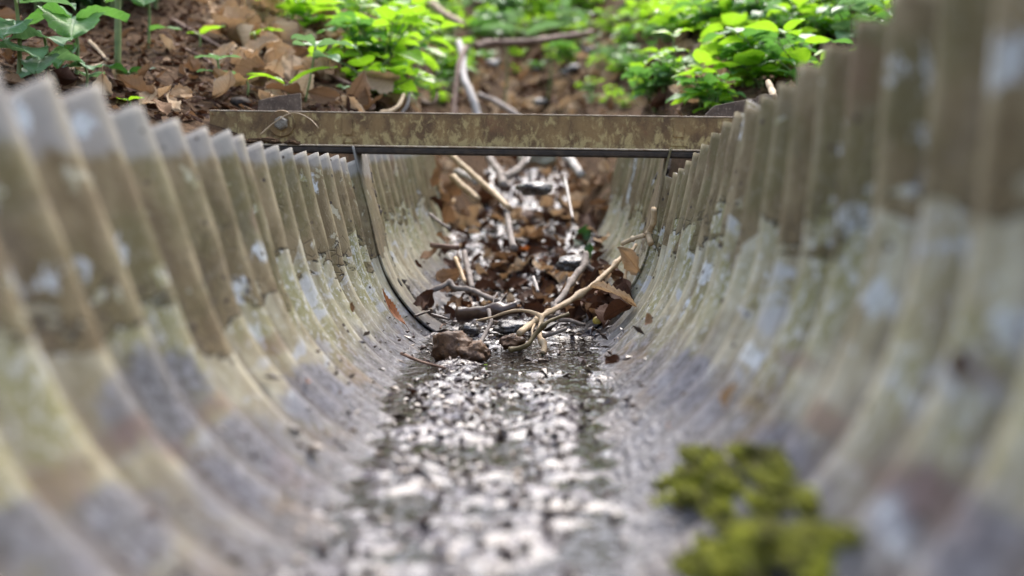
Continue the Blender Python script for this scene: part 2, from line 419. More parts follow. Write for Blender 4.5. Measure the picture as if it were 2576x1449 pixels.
def axis_vals(fine0, fine1, step, lo, hi, gr=1.16):
    a = [fine0 + i * step for i in range(int((fine1 - fine0) / step) + 1)]
    s = step; x = a[-1]
    while x < hi: s *= gr; x += s; a.append(x)
    s = step; x = a[0]; b = []
    while x > lo: s *= gr; x -= s; b.append(x)
    return b[::-1] + a
gx = axis_vals(-1.5, 1.5, .014, -45, 45); gy = axis_vals(.9, 4.2, .016, -40, 60)
V = [(x, y, ground(x, y)) for y in gy for x in gx]; nx = len(gx)
Fc = [(j * nx + i, j * nx + i + 1, (j + 1) * nx + i + 1, (j + 1) * nx + i) for j in range(len(gy) - 1) for i in range(nx - 1)]
tag(mesh_obj('ground', V, Fc, M_SOIL), 'bare brown forest soil rising into banks on both sides', 'soil', kind='structure')

# ------------------------------------------------------------------ the corrugated channel
PIT = .068; AMP = .0090; RAD = .25
LT = [(-140, 196), (10, 206), (133, 213), (253, 243), (350, 284), (419, 307), (489, 335), (555, 341), (609, 346), (660, 362), (704, 372), (741, 381), (774, 387), (807, 392), (836, 396), (863, 399)]
RT = [(2340, -45), (2229, 29), (2140, 97), (2058, 161), (1997, 209), (1944, 252), (1898, 276), (1860, 262), (1812, 302), (1785, 333), (1766, 357), (1747, 381), (1728, 400), (1715, 419), (1699, 436)]
def tooth_table(tt, X):
    out = []
    for px, py in tt:
        r = ray(px, py); d = (X - CAM.x) / r.x; out.append((d, CAM.z + r.z * d))
    return out
TL = tooth_table(LT, -.242); TR = tooth_table(RT, .242)
def rim_z(tb, y):
    ys = [a for a, _ in tb]; zs = [b for _, b in tb]
    return float(np.interp(y, ys, zs))
ZC = .200; RM = .228; TH0 = R(77.6); UA = RM * TH0                # arc radius, its centre height, where it turns into the flared wall
def sec_pt(u, off=0.0):
    """point of the cross-section at arc length u, moved outwards by off"""
    a = abs(u); sg = 1 if u >= 0 else -1
    th = min(a / RM, TH0); x = (RM + off) * math.sin(th); z = ZC - (RM + off) * math.cos(th)
    if a > UA: x += (a - UA) * math.cos(TH0); z += (a - UA) * math.sin(TH0)
    return sg * x, z
Z0 = ZC - RM * math.cos(TH0)
def roll(y):
    """the old channel has twisted: its near end is rolled, right rim up"""
    return R(8) * (1 - min(1, max(0, (y - .6) / .7)))
def flat_z(ax):
    ax = abs(ax)
    return ZC - math.sqrt(.217 ** 2 - ax * ax) if ax < .2115 else .1515 + (ax - .2115) / .22
def wall_z(x, y):
    a = roll(y); c, sn = math.cos(a), math.sin(a); x -= .09 * a; z = flat_z(x)
    for _ in range(4 if a > 0 else 0):
        xp = x * c + (z - ZC) * sn; z = ZC + xp * sn + (flat_z(xp) - ZC) * c
    return z
def section(name, y0, y1, rim_l, rim_r, drad=0.0, zoff=lambda y: 0.0, phase=.2, nper=16, na=130, end_flat=0.0, seed=0, parent=None, ak=1.0):
    ny = int((y1 - y0) / PIT * nper); V = []; UV = []; Fq = []; VA = []; WX = []
    for j in range(ny + 1):
        y = y0 + (y1 - y0) * j / ny
        ph = 2 * math.pi * (y / PIT - phase + .10 * nz(y * 5, 3.3)); 
        cs = math.cos(ph); fr = (ph / (2 * math.pi)) % 1.0; tri = 4 * abs(fr - .5) - 1; prof = .72 * cs + .28 * tri
        tooth = math.floor(y / PIT - phase + .5)
        ro = roll(y); rc, rs = math.cos(ro), math.sin(ro)
        zl = (ZC + (rim_l(y) - ZC + .24 * rs) / rc - Z0) / math.sin(TH0); zr = (ZC + (rim_r(y) - ZC - .24 * rs) / rc - Z0) / math.sin(TH0)
        jl = .003 * nz(tooth * 3.7, 1.3 + seed); jr = .003 * nz(tooth * 3.1, 8.3 + seed)
        zl += .0035 * prof + jl; zr += .0035 * prof + jr - .002
        am = ak * AMP * (1 + .35 * nz(tooth * 5.1, 2.2 + seed)) if not end_flat else 0
        for i in range(na + 1):
            q = 2 * i / na - 1                         # -1 left rim .. +1 right rim
            u = q * (UA + (zl if q < 0 else zr))
            off = drad - am * (.60 + .40 * sst(.15, .36, abs(u) + .06 * nz(u * 4, y * 2, 6))) * prof + .003 * nz(u * 5, y * 3, 4.0 + seed) + .0016 * nz(u * 14, y * 9, 2.0)
            x, z = sec_pt(u, off)
            x, z = x * rc - (z - ZC) * rs + .09 * ro, ZC + x * rs + (z - ZC) * rc
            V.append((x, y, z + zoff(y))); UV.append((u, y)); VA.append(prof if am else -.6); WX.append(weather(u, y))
    for j in range(ny):
        for i in range(na):
            a = j * (na + 1) + i; Fq.append((a, a + 1, a + na + 2, a + na + 1))
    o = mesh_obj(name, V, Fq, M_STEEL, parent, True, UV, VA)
    for k, nm in enumerate(('lichen', 'rust', 'damp')):
        at = o.data.attributes.new(nm, 'FLOAT', 'POINT'); at.data.foreach_set('value', np.asarray([q[k] for q in WX], dtype=np.float32))
    so_ = o.modifiers.new('thickness', 'SOLIDIFY'); so_.thickness = .0032; so_.offset = -1; so_.use_rim = True
    o.data.materials.append(M_RIMSTEEL); so_.material_offset_rim = 1
    return o
def wall_uv(px, py):
    r = ray(px, py); d = .2
    while d < 2.9:
        p = CAM + r * d
        if abs(p.x) > .3 or p.z < wall_z(p.x, p.y) + (0 if p.y < 1.7 else .018 + .10 * (p.y - 1.66) / 1.2): break
        d += .003
    ro = roll(p.y); p.x -= .09 * ro; px_ = p.x * math.cos(ro) + (p.z - ZC) * math.sin(ro); pz_ = ZC - p.x * math.sin(ro) + (p.z - ZC) * math.cos(ro)
    a = UA + (pz_ - Z0) / math.sin(TH0) if pz_ > Z0 else RM * math.atan2(abs(px_), ZC - pz_)
    return (math.copysign(a, px_), p.y)
# (x, y, half height, half length) of the patches seen on the photograph's walls
LICHEN = [(2295, 175, 60, 45), (2290, 345, 40, 40), (2105, 310, 55, 18), (2095, 395, 25, 28), (2265, 470, 40, 25), (2540, 170, 70, 40), (2130, 560, 45, 30), (2060, 600, 30, 25), (2400, 620, 45, 45), (2530, 830, 60, 60), (1885, 890, 30, 40), (2280, 1010, 40, 40), (1920, 700, 40, 30), (1850, 790, 30, 30), (2200, 760, 50, 40), (1750, 690, 40, 14), (1700, 760, 40, 14),
          (90, 280, 50, 40), (225, 310, 40, 30), (128, 425, 30, 25), (620, 470, 26, 12), (820, 470, 34, 10), (330, 620, 40, 30), (610, 720, 55, 26), (650, 830, 45, 30), (120, 705, 50, 50), (240, 670, 35, 30), (790, 800, 25, 25), (125, 940, 60, 45), (330, 930, 40, 30), (660, 640, 28, 16), (735, 650, 24, 12), (1560, 520, 70, 12), (1600, 430, 50, 10), (1560, 600, 30, 10)]
RUST = [(2310, 1235, 70, 130), (2200, 1190, 40, 70), (170, 1200, 60, 60), (450, 1130, 40, 50), (700, 860, 30, 30), (330, 1090, 40, 60), (1990, 900, 30, 60), (2060, 1050, 40, 50), (640, 560, 30, 14), (705, 700, 30, 12), (1840, 640, 40, 14), (2440, 930, 40, 30), (560, 1010, 30, 50)]
DAMPS = [(420, 1000, 100, 110), (620, 1150, 90, 130), (300, 1330, 90, 130), (800, 980, 60, 80), (1700, 950, 60, 90), (1950, 1130, 60, 90), (2380, 1330, 90, 160), (60, 1330, 60, 100)]
def patches(lst, ku=1.0):
    out = []
    for px, py, ry, rx in lst:
        u, y = wall_uv(px, py); k = y / F
        out.append((u, y, ry * k * ku, max(.010, rx * k * 2.2)))
    return out
PL, PR_, PD = patches(LICHEN), patches(RUST), patches(DAMPS)
def weather(u, y):
    q = [0, 0, 0]
    for n, lst in enumerate((PL, PR_, PD)):
        for a, b, ra, rb in lst:
            du = (u - a) / ra; dy = (y - b) / rb; e = du * du + dy * dy
            if e < 4: q[n] = max(q[n], 1 - e / 4)
    return q
JOIN1 = 14.75 * PIT; JOIN2 = 24.2 * PIT
front = tag(empty('drainage_channel', (0, 0, 0)), 'near length of corrugated steel channel, blurred, closest to the viewer', 'drain channel', 'lengths of corrugated channel')
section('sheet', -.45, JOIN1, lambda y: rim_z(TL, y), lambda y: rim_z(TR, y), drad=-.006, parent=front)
midc = tag(empty('drainage_channel', (0, JOIN1, 0)), 'middle length of corrugated channel in sharp focus, ending in a flat collar below the beam', 'drain channel', 'lengths of corrugated channel')
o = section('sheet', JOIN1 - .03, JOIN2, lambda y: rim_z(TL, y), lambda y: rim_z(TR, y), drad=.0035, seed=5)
o.parent = midc; o.location = (0, -JOIN1, 0)
# flat collar strap at the end of the middle length
zoc = lambda y: .0
o = section('collar', JOIN2 - .002, JOIN2 + .105, lambda y: .301, lambda y: .301, drad=-.0095, zoff=zoc, nper=24, end_flat=.2, seed=5)
o.modifiers['thickness'].material_offset_rim = 0
o.parent = midc; o.location = (0, -JOIN1, 0)
hx, hz = sec_pt(-.235, -.0095); p = Vector((hx, JOIN2 + .070, hz))
bm = bmesh.new(); bmesh.ops.create_cone(bm, cap_ends=True, segments=16, radius1=.0075, radius2=.0075, depth=.003)
me = bpy.data.meshes.new('bolt_hole'); bm.to_mesh(me); bm.free(); me.materials.append(M_BLACK)
hole = bpy.data.objects.new('bolt_hole', me); COL.objects.link(hole); hole.parent = midc  # thin black disc; its colour stands for the dark inside an open hole
nrm = Vector((-p.x, 0, ZC - p.z)).normalized(); hole.location = p - Vector((0, JOIN1, 0)) + nrm * .0005
hole.rotation_euler = nrm.to_track_quat('Z', 'Y').to_euler()
# upper length beyond the joint, laid at a slope
far = tag(empty('drainage_channel', (0, JOIN2, 0)), 'far length of corrugated channel beyond the beam, half filled with mud and leaves', 'drain channel', 'lengths of corrugated channel')
zof = lambda y: .018 + .10 * (y - 1.66) / 1.2
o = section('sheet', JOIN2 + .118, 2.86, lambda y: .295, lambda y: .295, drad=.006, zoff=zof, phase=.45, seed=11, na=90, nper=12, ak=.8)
o.parent = far; o.location = (0, -JOIN2, 0)

# soil plugging the joint
v = []; f = []
jb = Buf()
rr = random.Random(4)
for i in range(110):
    qx, qz = sec_pt(-.43 + .86 * (i + rr.random() * .6) / 110, .002); c = Vector((qx, JOIN2 + .112 + rr.uniform(-.005, .005), qz + .009))
    s = rr.uniform(.006, .012)
    bm = bmesh.new(); bmesh.ops.create_icosphere(bm, subdivisions=1, radius=s)
    jb.add([c + q.co * (1 + .4 * rr.uniform(-1, 1)) for q in bm.verts], [[x.index for x in fc.verts] for fc in bm.faces]); bm.free()
M_JOINT = simple('dark_soil', (.012, .009, .007), (.035, .024, .017), 90, .85, .8)
tag(jb.obj('soil_seam', M_JOINT), 'dark crumbly soil packed in the joint between the channel lengths', 'soil', kind='stuff')

# ------------------------------------------------------------------ mud, water, wet crumbs in the channel
def mud_base(y):
    if y < 1.66: return -.003 + .0095 * y
    return .0128 + .163 * sst(1.66, 2.95, y) * (1 if y < 2.95 else 1) + (.31 * (y - 2.95) if y > 2.95 else 0)
def mud_z(x, y):
    z = mud_base(y)
    f = sst(1.5, 2.3, y)
    lump = .0048 * nz(x * 34, y * 36, 1) + .0024 * nz(x * 70, y * 88, 2) + .0006 * nz(x * 230, y * 200, 3)
    z += lump * (1 + .8 * f) + .006 * nz(x * 12, y * 9, 7) + f * (.016 * nz(x * 17, y * 14, 4) + .012 * abs(nz(x * 31, y * 27, 5)))
    pool = math.exp(-((x - .01) / .055) ** 2 - ((y - 1.36) / .16) ** 2)
    z -= .0085 * pool
    z -= .0022 * math.exp(-((x - .0) / .05) ** 2) * sst(.3, .8, y)
    if y < 1.6: z -= .006 * sst(.055, .10, abs(x)) - .006 * nz(x * 20, y * 14, 5)
    return z
ys = axis_vals(.3, 1.9, .0034, .05, 3.6, 1.03)
xs = [-.30 + i * .004 for i in range(151)]
V = []; nx = len(xs)
for y in ys:
    wx = .155 if y < 1.6 else .155 + (.145) * sst(1.65, 2.4, y)
    if y > 2.55: wx = .30 - .14 * sst(2.55, 2.9, y)
    for x in xs: xx = x / .30 * wx; V.append((xx, y, mud_z(xx, y)))
Fc = [(j * nx + i, j * nx + i + 1, (j + 1) * nx + i + 1, (j + 1) * nx + i) for j in range(len(ys) - 1) for i in range(nx - 1)]
tag(mesh_obj('mud', V, Fc, M_MUD), 'wet glistening mud along the bottom of the channel', 'mud', kind='structure')
V = []; Fc = []; wy = [.0 + i * .05 for i in range(40)]
for y in wy:
    z = mud_base(y) - .0030 + .0004 * sst(1.0, 1.3, y) if y < 1.66 else mud_base(y) - .006
    for x in (-.15, 0, .15): V.append((x, y, z))
Fc = [(j * 3 + i, j * 3 + i + 1, j * 3 + i + 4, j * 3 + i + 3) for j in range(len(wy) - 1) for i in range(2)]
tag(mesh_obj('water', V, Fc, M_WATER), 'thin film of brown water trickling over the mud', 'water', kind='structure')

def cast_trough(px, py, off=0.0):
    """where the sight line meets the mud or the sheet"""
    r = ray(px, py); d = .25
    while d < 4.5:
        p = CAM + r * d
        zt = -1
        if p.y < 2.86 and abs(p.x) < .26: zt = wall_z(p.x, p.y) + (0 if p.y < JOIN2 else zof(p.y))
        if p.z < max(zt, mud_z(p.x, p.y)) + off: return p
        d += .004
    return p
def trough_normal(p):
    if p.z < mud_z(p.x, p.y) + .006: return Vector((0, 0, 1))
    return Vector((-p.x, 0, ZC - p.z if p.z < .15 else abs(p.x) * .22)).normalized()

# ------------------------------------------------------------------ leaf, twig, stone, plant builders
def leaf_geo(L, W, curl=.6, fold=.3, serr=.08, teeth=9, crumple=.15, twist=0.0, seed=0, nu=18, nv=8, pet=.0, shape=.85, droop=0.0):
    rg = random.Random(seed); v = []; f = []; uv = []
    x = 0; z = 0; ang = -curl * .35; P = []
    for i in range(nu + 1):
        P.append((x, z, ang)); ang += curl / nu; x += L / nu * math.cos(ang); z += L / nu * math.sin(ang)
    sx = rg.uniform(0, 50)
    for i in range(nu + 1):
        t = i / nu
        wd = W / 2 * max(.02, math.sin(math.pi * min(1, t ** shape))) ** .75
        wd *= 1 + serr * (((t * teeth) % 1) - .5) * 2
        px, pz, a = P[i]; tw = twist * (t - .3)
        for k in range(nv + 1):
            s = 2 * k / nv - 1
            yy = s * wd; zz = fold * abs(s) ** 1.4 * wd
            cr = crumple * W * .5 * nz(t * 3.2 + sx, s * 1.7, sx) * (.3 + abs(s))
            zz += cr; yy, zz = yy * math.cos(tw) - zz * math.sin(tw), yy * math.sin(tw) + zz * math.cos(tw)
            v.append(Vector((px - math.sin(a) * zz, yy, pz + math.cos(a) * zz))); uv.append((s, t))
    for i in range(nu):
        for k in range(nv):
            q = i * (nv + 1) + k; f.append((q, q + nv + 1, q + nv + 2, q + 1))
    if pet:
        b = len(v); tv, tf = tube([(-pet, 0, -pet * .25), (-pet * .5, 0, -pet * .05), (0, 0, 0), (L * .1, 0, P[2][1])], W * .018, W * .014, 5, 3, 0)
        v += tv; f += [tuple(i + b for i in q) for q in tf]; uv += [(0, .5)] * len(tv)
    return v, f, uv
_leafcache = {}
def leaf_mesh(key, mat, name='dead_leaf', **kw):
    k = (key, mat.name)
    if k not in _leafcache:
        v, f, uv = leaf_geo(**kw)
        o = mesh_obj(name, v, f, mat, None, True, uv, [random.Random(str(k)).random()] * len(v)); _leafcache[k] = o.data
        COL.objects.unlink(o); bpy.data.objects.remove(o)
    return _leafcache[k]
def put(me, name, loc, rot, sc, label, cat, group=None):
    o = bpy.data.objects.new(name, me); COL.objects.link(o)
    o.location = loc; o.rotation_euler = rot if not hasattr(rot, 'to_euler') else rot.to_euler()
    o.scale = (sc, sc, sc) if not hasattr(sc, '__len__') else sc
    return tag(o, label, cat, group)
DEADK = []
for i in range(10):
    rg = random.Random(100 + i)
    DEADK.append(dict(L=1.0, W=rg.uniform(.42, .62), curl=rg.uniform(-1.8, 2.4), fold=rg.uniform(-.2, .95), serr=rg.uniform(.05, .16),
                      teeth=rg.choice([8, 11, 13]), crumple=rg.uniform(.35, .8), twist=rg.uniform(-1.3, 1.3), seed=i, pet=.22))
def dead(i, tone): return leaf_mesh(('dead', i), M_DEAD[tone], 'dead_leaf', **DEADK[i])
def twig(px, r0, r1, mat, label, cat='twig', group=None, name='fallen_twig', branches=(), knots=(), rough=.12, n=8):
    """px: list of (x, y, depth); radii in metres"""
    pts = [pix(*q) for q in px]; b = Buf()
    if mat is M_GREY: r0 *= .8; r1 *= .8
    rough *= 1.6
    base = pts[0]
    v, f = tube([q - base for q in pts], r0, r1, n, 7, rough, len(label), knots); b.add(v, f)
    for br, s0, s1 in branches:
        v, f = tube([pix(*q) - base for q in br], s0, s1, 7, 6, rough, len(label) + 3); b.add(v, f)
    o = b.obj(name, mat); o.location = base
    return tag(o, label, cat, group)
def rock(name, loc, size, mat, label, cat='stone', seed=0, group=None, rot=0.0, parts=((0, 0, 0, 1),), amp=.28):
    b = Buf()
    for dx, dy, dz, s in parts:
        bm = bmesh.new(); bmesh.ops.create_icosphere(bm, subdivisions=4, radius=1)
        vv = []
        for q in bm.verts:
            c = q.co; k = 1 + amp * nz(c.x * 1.3 + seed, c.y * 1.3 + dx * 50, c.z * 1.3) + amp * .45 * nz(c.x * 4 + seed, c.y * 4, c.z * 4) + .04 * nz(c.x * 11, c.y * 11, c.z * 11 + seed)
            vv.append(Vector((c.x * size[0] * k * s + dx, c.y * size[1] * k * s + dy, max(c.z, -.75) * size[2] * k * s + dz)))
        b.add(vv, [[x.index for x in fc.verts] for fc in bm.faces]); bm.free()
    o = b.obj(name, mat); o.location = loc; o.rotation_euler = (0, 0, rot)
    return tag(o, label, cat, group)

# ------------------------------------------------------------------ the steel beam over the channel
BY = 1.70
pL = pix(528, 280, BY); pR = pix(1915, 298, BY); bl = (pR - pL).length
beam = tag(empty('steel_beam', (pL.x, BY, pL.z)), 'rusty steel angle beam lying across the channel', 'beam')
beam.rotation_euler = (R(3), math.atan2(-(pR.z - pL.z), pR.x - pL.x), 0)
H = .0545
v, f = boxm(0, bl, -.003, .003, -H, 0); bevel(mesh_obj('web', v, f, M_BEAM, beam, False), .0016)
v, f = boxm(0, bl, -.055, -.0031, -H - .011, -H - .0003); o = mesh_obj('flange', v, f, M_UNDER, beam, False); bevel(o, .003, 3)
v, f = boxm(0, bl, -.0556, -.0033, -H, -H + .0026); bevel(mesh_obj('lip', v, f, M_LIP, beam, False), .001)
v, f = boxm(0, bl, -.0035, .0035, .0003, .0022); bevel(mesh_obj('top_edge', v, f, M_LIP, beam, False), .0008)
def hexbolt(x, z, r, parent, seg=6):
    bm = bmesh.new(); bmesh.ops.create_cone(bm, cap_ends=True, segments=seg, radius1=r, radius2=r * .82, depth=.010)
    bmesh.ops.rotate(bm, verts=bm.verts, matrix=Matrix.Rotation(R(90), 3, 'X'))
    me = bpy.data.meshes.new('bolt'); bm.to_mesh(me); bm.free(); me.materials.append(M_BOLT)
    b = bpy.data.objects.new('bolt', me); COL.objects.link(b); b.parent = parent; b.location = (x, -.0125, z); bevel(b, .0018)
    bm = bmesh.new(); bmesh.ops.create_cone(bm, cap_ends=True, segments=24, radius1=r * 1.75, radius2=r * 1.65, depth=.004)
    bmesh.ops.rotate(bm, verts=bm.verts, matrix=Matrix.Rotation(R(90), 3, 'X'))
    me = bpy.data.meshes.new('washer'); bm.to_mesh(me); bm.free(); me.materials.append(M_BEAM)
    ws = bpy.data.objects.new('washer', me); COL.objects.link(ws); ws.parent = b; ws.location = (0, .0072, 0)
s_ = BY / F
hexbolt((712 - 528) * s_, -(309 - 281) * s_, .0125, beam)
def plate(x, z, wx, wz, nm):
    v, f = boxm((x - 528) * s_, (x + wx - 528) * s_, -.0052, -.0031, -(z + wz - 281) * s_, -(z - 281) * s_)
    bevel(mesh_obj(nm, v, f, M_BEAM, beam, False), .0006)
plate(864, 295, 26, 40, 'clip'); plate(864, 341, 38, 14, 'clip'); plate(1692, 298, 26, 32, 'clip'); plate(1684, 338, 42, 14, 'clip')
def prism(name, poly, depth, th, mat, label, cat):
    q = [pix(a, b, depth) for a, b in poly]; n = len(q); base = q[0]
    v = [p - base for p in q] + [p - base + Vector((0, th, 0)) for p in q]
    f = [tuple(range(n)), tuple(range(2 * n - 1, n - 1, -1))] + [(i, i + n, (i + 1) % n + n, (i + 1) % n) for i in range(n)]
    o = mesh_obj(name, v, f, mat, None, False); o.location = base; bevel(o, .001)
    return tag(o, label, cat)
M_PLATE = simple('brown_steel_plate', (.07, .045, .03), (.13, .09, .06), 50, .7, .6, c3=(.22, .17, .12))
prism('steel_plate', [(645, 310), (650, 252), (700, 241), (756, 234), (760, 310)], 1.775, .006, M_PLATE, 'brown steel plate standing behind the left part of the beam', 'steel plate')
prism('steel_plate', [(1768, 312), (1776, 286), (1797, 266), (1850, 255), (1902, 248), (1905, 312)], 1.775, .006, M_PLATE, 'brown tapered steel plate behind the right part of the beam', 'steel plate')
prism('steel_tab', [(1904, 320), (1904, 243), (1925, 236), (1944, 240), (1944, 320)], 1.74, .006, M_PLATE, 'small upright steel tab behind the right rim of the channel', 'steel tab')

def z5(x, y): return (943.5 + .293 * x, 566 + .293 * y)
# ------------------------------------------------------------------ stones and wood in the channel
def z5(x, y): return (943.5 + .293 * x, 566 + .293 * y)
def z8(x, y): return (943.5 + .293 * x, 352 + .293 * y)
def P5(l): return [(*z5(a, b), d * 1.03) for a, b, d in l]
def P8(l): return [(*z8(a, b), d) for a, b, d in l]
c = pix(1152, 872, 1.36)
rock('lumpy_stone', c, (.030, .026, .0215), M_STONE, 'brown lumpy wet stone at the front of the twig heap', seed=3, parts=((-.006, 0, 0, .95), (.021, -.012, -.009, .72)), amp=.42)
rock('flat_stone', pix(1290, 822, 1.58), (.030, .026, .011), M_DSTONE, 'flat dark wet stone behind the yellow twig', seed=9, rot=.2)
rock('crumbly_stone', pix(1290, 862, 1.45), (.017, .014, .012), M_STONE, 'small crumbly brown stone between the crossed twigs', seed=14, amp=.5)
rock('round_pebble', pix(1180, 828, 1.58), (.013, .011, .009), M_DSTONE, 'small dark round pebble in the pool left of the flat stone', 'pebble', seed=21)
rock('stone', pix(1345, 476, 2.3), (.038, .045, .016), M_DSTONE, 'dark wet stone in the stream bed beyond the beam', seed=31)
rock('stone', pix(1355, 395, 2.95), (.055, .05, .035), simple('pale_stone', (.30, .28, .21), (.44, .41, .33), 30, .7), 'pale yellowish stone under the beam at the top of the stream', seed=41)
rock('stone', pix(1440, 665, 1.9), (.03, .03, .016), M_DSTONE, 'dark wet stone under the green leaf in the channel', seed=44)
rr = random.Random(9)
for i in range(9):
    q = hit(rr.uniform(1200, 1520), rr.uniform(120, 275)); sz = rr.uniform(.02, .05)
    rock('stone', q + Vector((0, 0, sz * .2)), (sz, sz * .9, sz * .55), M_DSTONE, 'dark wet stone among the leaves of the gully behind the beam', seed=200 + i, group='stones in the gully')
# the dark log
twig([(1152, 792, 1.64), (1200, 787, 1.63), (1250, 782, 1.62), (1302, 775, 1.62)], .0115, .0095, M_DARKW, 'short black rotten log lying across the channel behind the flat stone', 'log', name='rotten_log', rough=.2, n=12)
# the long straw-coloured branch
twig(P5([(1235, 935, 1.38), (1390, 815, 1.44), (1480, 755, 1.47), (1660, 660, 1.53), (1860, 525, 1.58), (2000, 400, 1.63), (2100, 300, 1.66), (2195, 215, 1.69)]), .0047, .0036, M_STRAW,
     'long straw-coloured twig leaning from the pool to the right wall', knots=(.17, .5, .8))
twig(P5([(2125, 160, 1.60), (2210, 120, 1.58), (2310, 90, 1.565)]), .0038, .0034, M_STRAW, 'short pale twig high on the right wall, pointing at the bent piece', knots=(.5,))
twig(P5([(2395, -140, 1.53), (2390, -20, 1.545), (2350, 70, 1.56), (2370, 165, 1.545)]), .0044, .0044, M_STRAW, 'bent pale twig standing upright against the right wall', knots=(.66,))
twig(P5([(2240, 170, 1.68), (2180, 290, 1.66), (2150, 420, 1.645), (2130, 600, 1.62)]), .0032, .0026, M_STRAW, 'thin pale twig hanging down beside the long straw-coloured twig', knots=(.35,))
# the arched yellow twig
twig(P5([(870, 823, 1.47), (1000, 793, 1.46), (1110, 755, 1.455), (1230, 733, 1.45), (1330, 745, 1.44), (1425, 790, 1.425), (1415, 880, 1.41), (1415, 960, 1.39), (1450, 1035, 1.375), (1440, 1100, 1.365)]), .0014, .0042, M_STRAW,
     'arched yellowish twig bending down into the pool', branches=((P5([(1370, 850, 1.42), (1350, 900, 1.40), (1352, 975, 1.385)]), .0018, .0012),), knots=(.55, .85))
twig(P5([(1150, 1075, 1.36), (1230, 1060, 1.365), (1310, 1025, 1.37), (1380, 935, 1.38), (1475, 838, 1.385), (1560, 800, 1.39), (1665, 765, 1.395)]), .0038, .0024, M_OLIVE,
     'olive brown twig crossing in front of the arched yellow twig', knots=(.62, 1.0))
twig(P5([(975, 728, 1.50), (985, 790, 1.48), (995, 830, 1.465), (955, 920, 1.43), (905, 1012, 1.40)]), .0038, .0036, M_GREY, 'grey broken twig standing in the water behind the lumpy stone')
twig(P5([(1440, 960, 1.46), (1530, 930, 1.46), (1640, 890, 1.47)]), .0034, .0034, M_GREY, 'short grey stick at the right edge of the pool')
twig(P5([(1580, 815, 1.50), (1680, 825, 1.51), (1760, 850, 1.52), (1800, 855, 1.53)]), .0042, .003, M_GREY, 'crooked grey stick lying on mud right of the pool')
# the thick grey branch
twig(P5([(1535, 695, 1.58), (1610, 610, 1.62), (1675, 500, 1.68), (1740, 410, 1.73), (1800, 340, 1.77), (1810, 250, 1.80)]), .0062, .0075, M_GREY,
     'thick grey branch with a forked end beside the green leaf', 'branch', name='fallen_branch', branches=((P5([(1800, 340, 1.77), (1850, 370, 1.77), (1880, 385, 1.77)]), .006, .004), (P5([(1535, 695, 1.58), (1565, 730, 1.56), (1575, 785, 1.54)]), .005, .004)), knots=(.42, .8))
twig(P5([(450, 572, 1.66), (540, 540, 1.67), (640, 500, 1.68), (690, 540, 1.67), (820, 555, 1.66), (940, 610, 1.63), (1050, 655, 1.60)]), .0058, .005, M_GREY,
     'grey crooked branch lying on the left of the channel floor', 'branch', name='fallen_branch', knots=(.33, .62))
twig(P5([(765, 235, 1.86), (790, 350, 1.80), (810, 430, 1.76), (835, 550, 1.70)]), .0068, .006, M_GREY, 'stout grey brown stick pointing away from the crooked branch')
twig(P5([(690, 285, 1.86), (740, 400, 1.78), (770, 490, 1.72)]), .0036, .003, M_STRAW, 'thin tan stick beside the stout grey brown stick')
twig(P5([(340, 782, 1.52), (400, 760, 1.53), (470, 738, 1.54)]), .0022, .0016, M_DARKW, 'thin dark twig at the left edge of the mud')
twig(P5([(480, 768, 1.52), (560, 790, 1.515), (640, 815, 1.51)]), .0026, .002, M_DARKW, 'short black twig lying in the wet left of the rotten log')
twig(P5([(1050, 580, 1.60), (1020, 640, 1.585), (1010, 700, 1.57)]), .0013, .001, M_DARKW, 'hair thin dark twig above the rotten log', branches=((P5([(1130, 585, 1.60), (1080, 650, 1.585), (1045, 690, 1.57)]), .0012, .001),))
twig(P5([(228, 1105, 1.28), (330, 1150, 1.255), (430, 1185, 1.24), (600, 1228, 1.215)]), .0022, .0016, M_BROWNW, 'dark brown stalk on the left slope in front of the lumpy stone', 'stalk', name='fallen_stalk')
# wood beyond the beam
twig(P8([(600, 85, 2.45), (830, 290, 2.35), (1000, 440, 2.25), (1155, 585, 2.15)]), .0068, .0058, M_STRAW, 'long straight pale stick slanting out from under the beam')
twig(P8([(1120, 590, 2.20), (1145, 700, 2.10), (1165, 830, 2.0), (1195, 935, 1.93)]), .0072, .0085, M_GREY, 'pale grey stick lying lengthwise in the stream bed')
twig(P8([(700, 275, 2.55), (780, 310, 2.5), (870, 355, 2.45)]), .010, .009, M_BARK, 'stubby pale chip of wood behind the long pale stick', 'wood chip', name='wood_chip')
twig(P8([(665, 320, 2.45), (760, 405, 2.40), (885, 510, 2.34)]), .009, .007, M_STRAW, 'tan curved stick lying below the long pale stick')
twig(P8([(915, 60, 3.0), (990, 170, 2.9), (1075, 300, 2.75), (1105, 390, 2.62)]), .012, .015, M_GREY, 'grey forked branch in the stream below the beam', 'branch', name='fallen_branch',
     branches=((P8([(1325, 70, 3.0), (1290, 170, 2.9), (1230, 250, 2.82), (1095, 330, 2.70)]), .009, .011),))
twig(P8([(1620, 120, 2.8), (1700, 200, 2.7), (1770, 300, 2.6)]), .012, .010, M_BARK, 'stout whitish stick at the right under the beam')
twig(P8([(1630, 330, 2.45), (1660, 480, 2.35), (1700, 690, 2.22)]), .004, .0035, M_DARKW, 'slim dark twig on the right of the far stream bed')
twig(P8([(1330, 110, 2.9), (1320, 150, 2.86), (1300, 200, 2.82)]), .005, .004, M_BARK, 'little pale twig crossing the fork of the grey branch')
twig(P8([(480, 905, 1.88), (600, 915, 1.87), (720, 925, 1.86)]), .0052, .004, M_BROWNW, 'brown stick lying on mud near the left far wall')
twig(P8([(470, 640, 2.12), (560, 710, 2.07), (640, 760, 2.03)]), .005, .004, M_GREY, 'grey purple stick leaning on brown leaves by the left far wall')
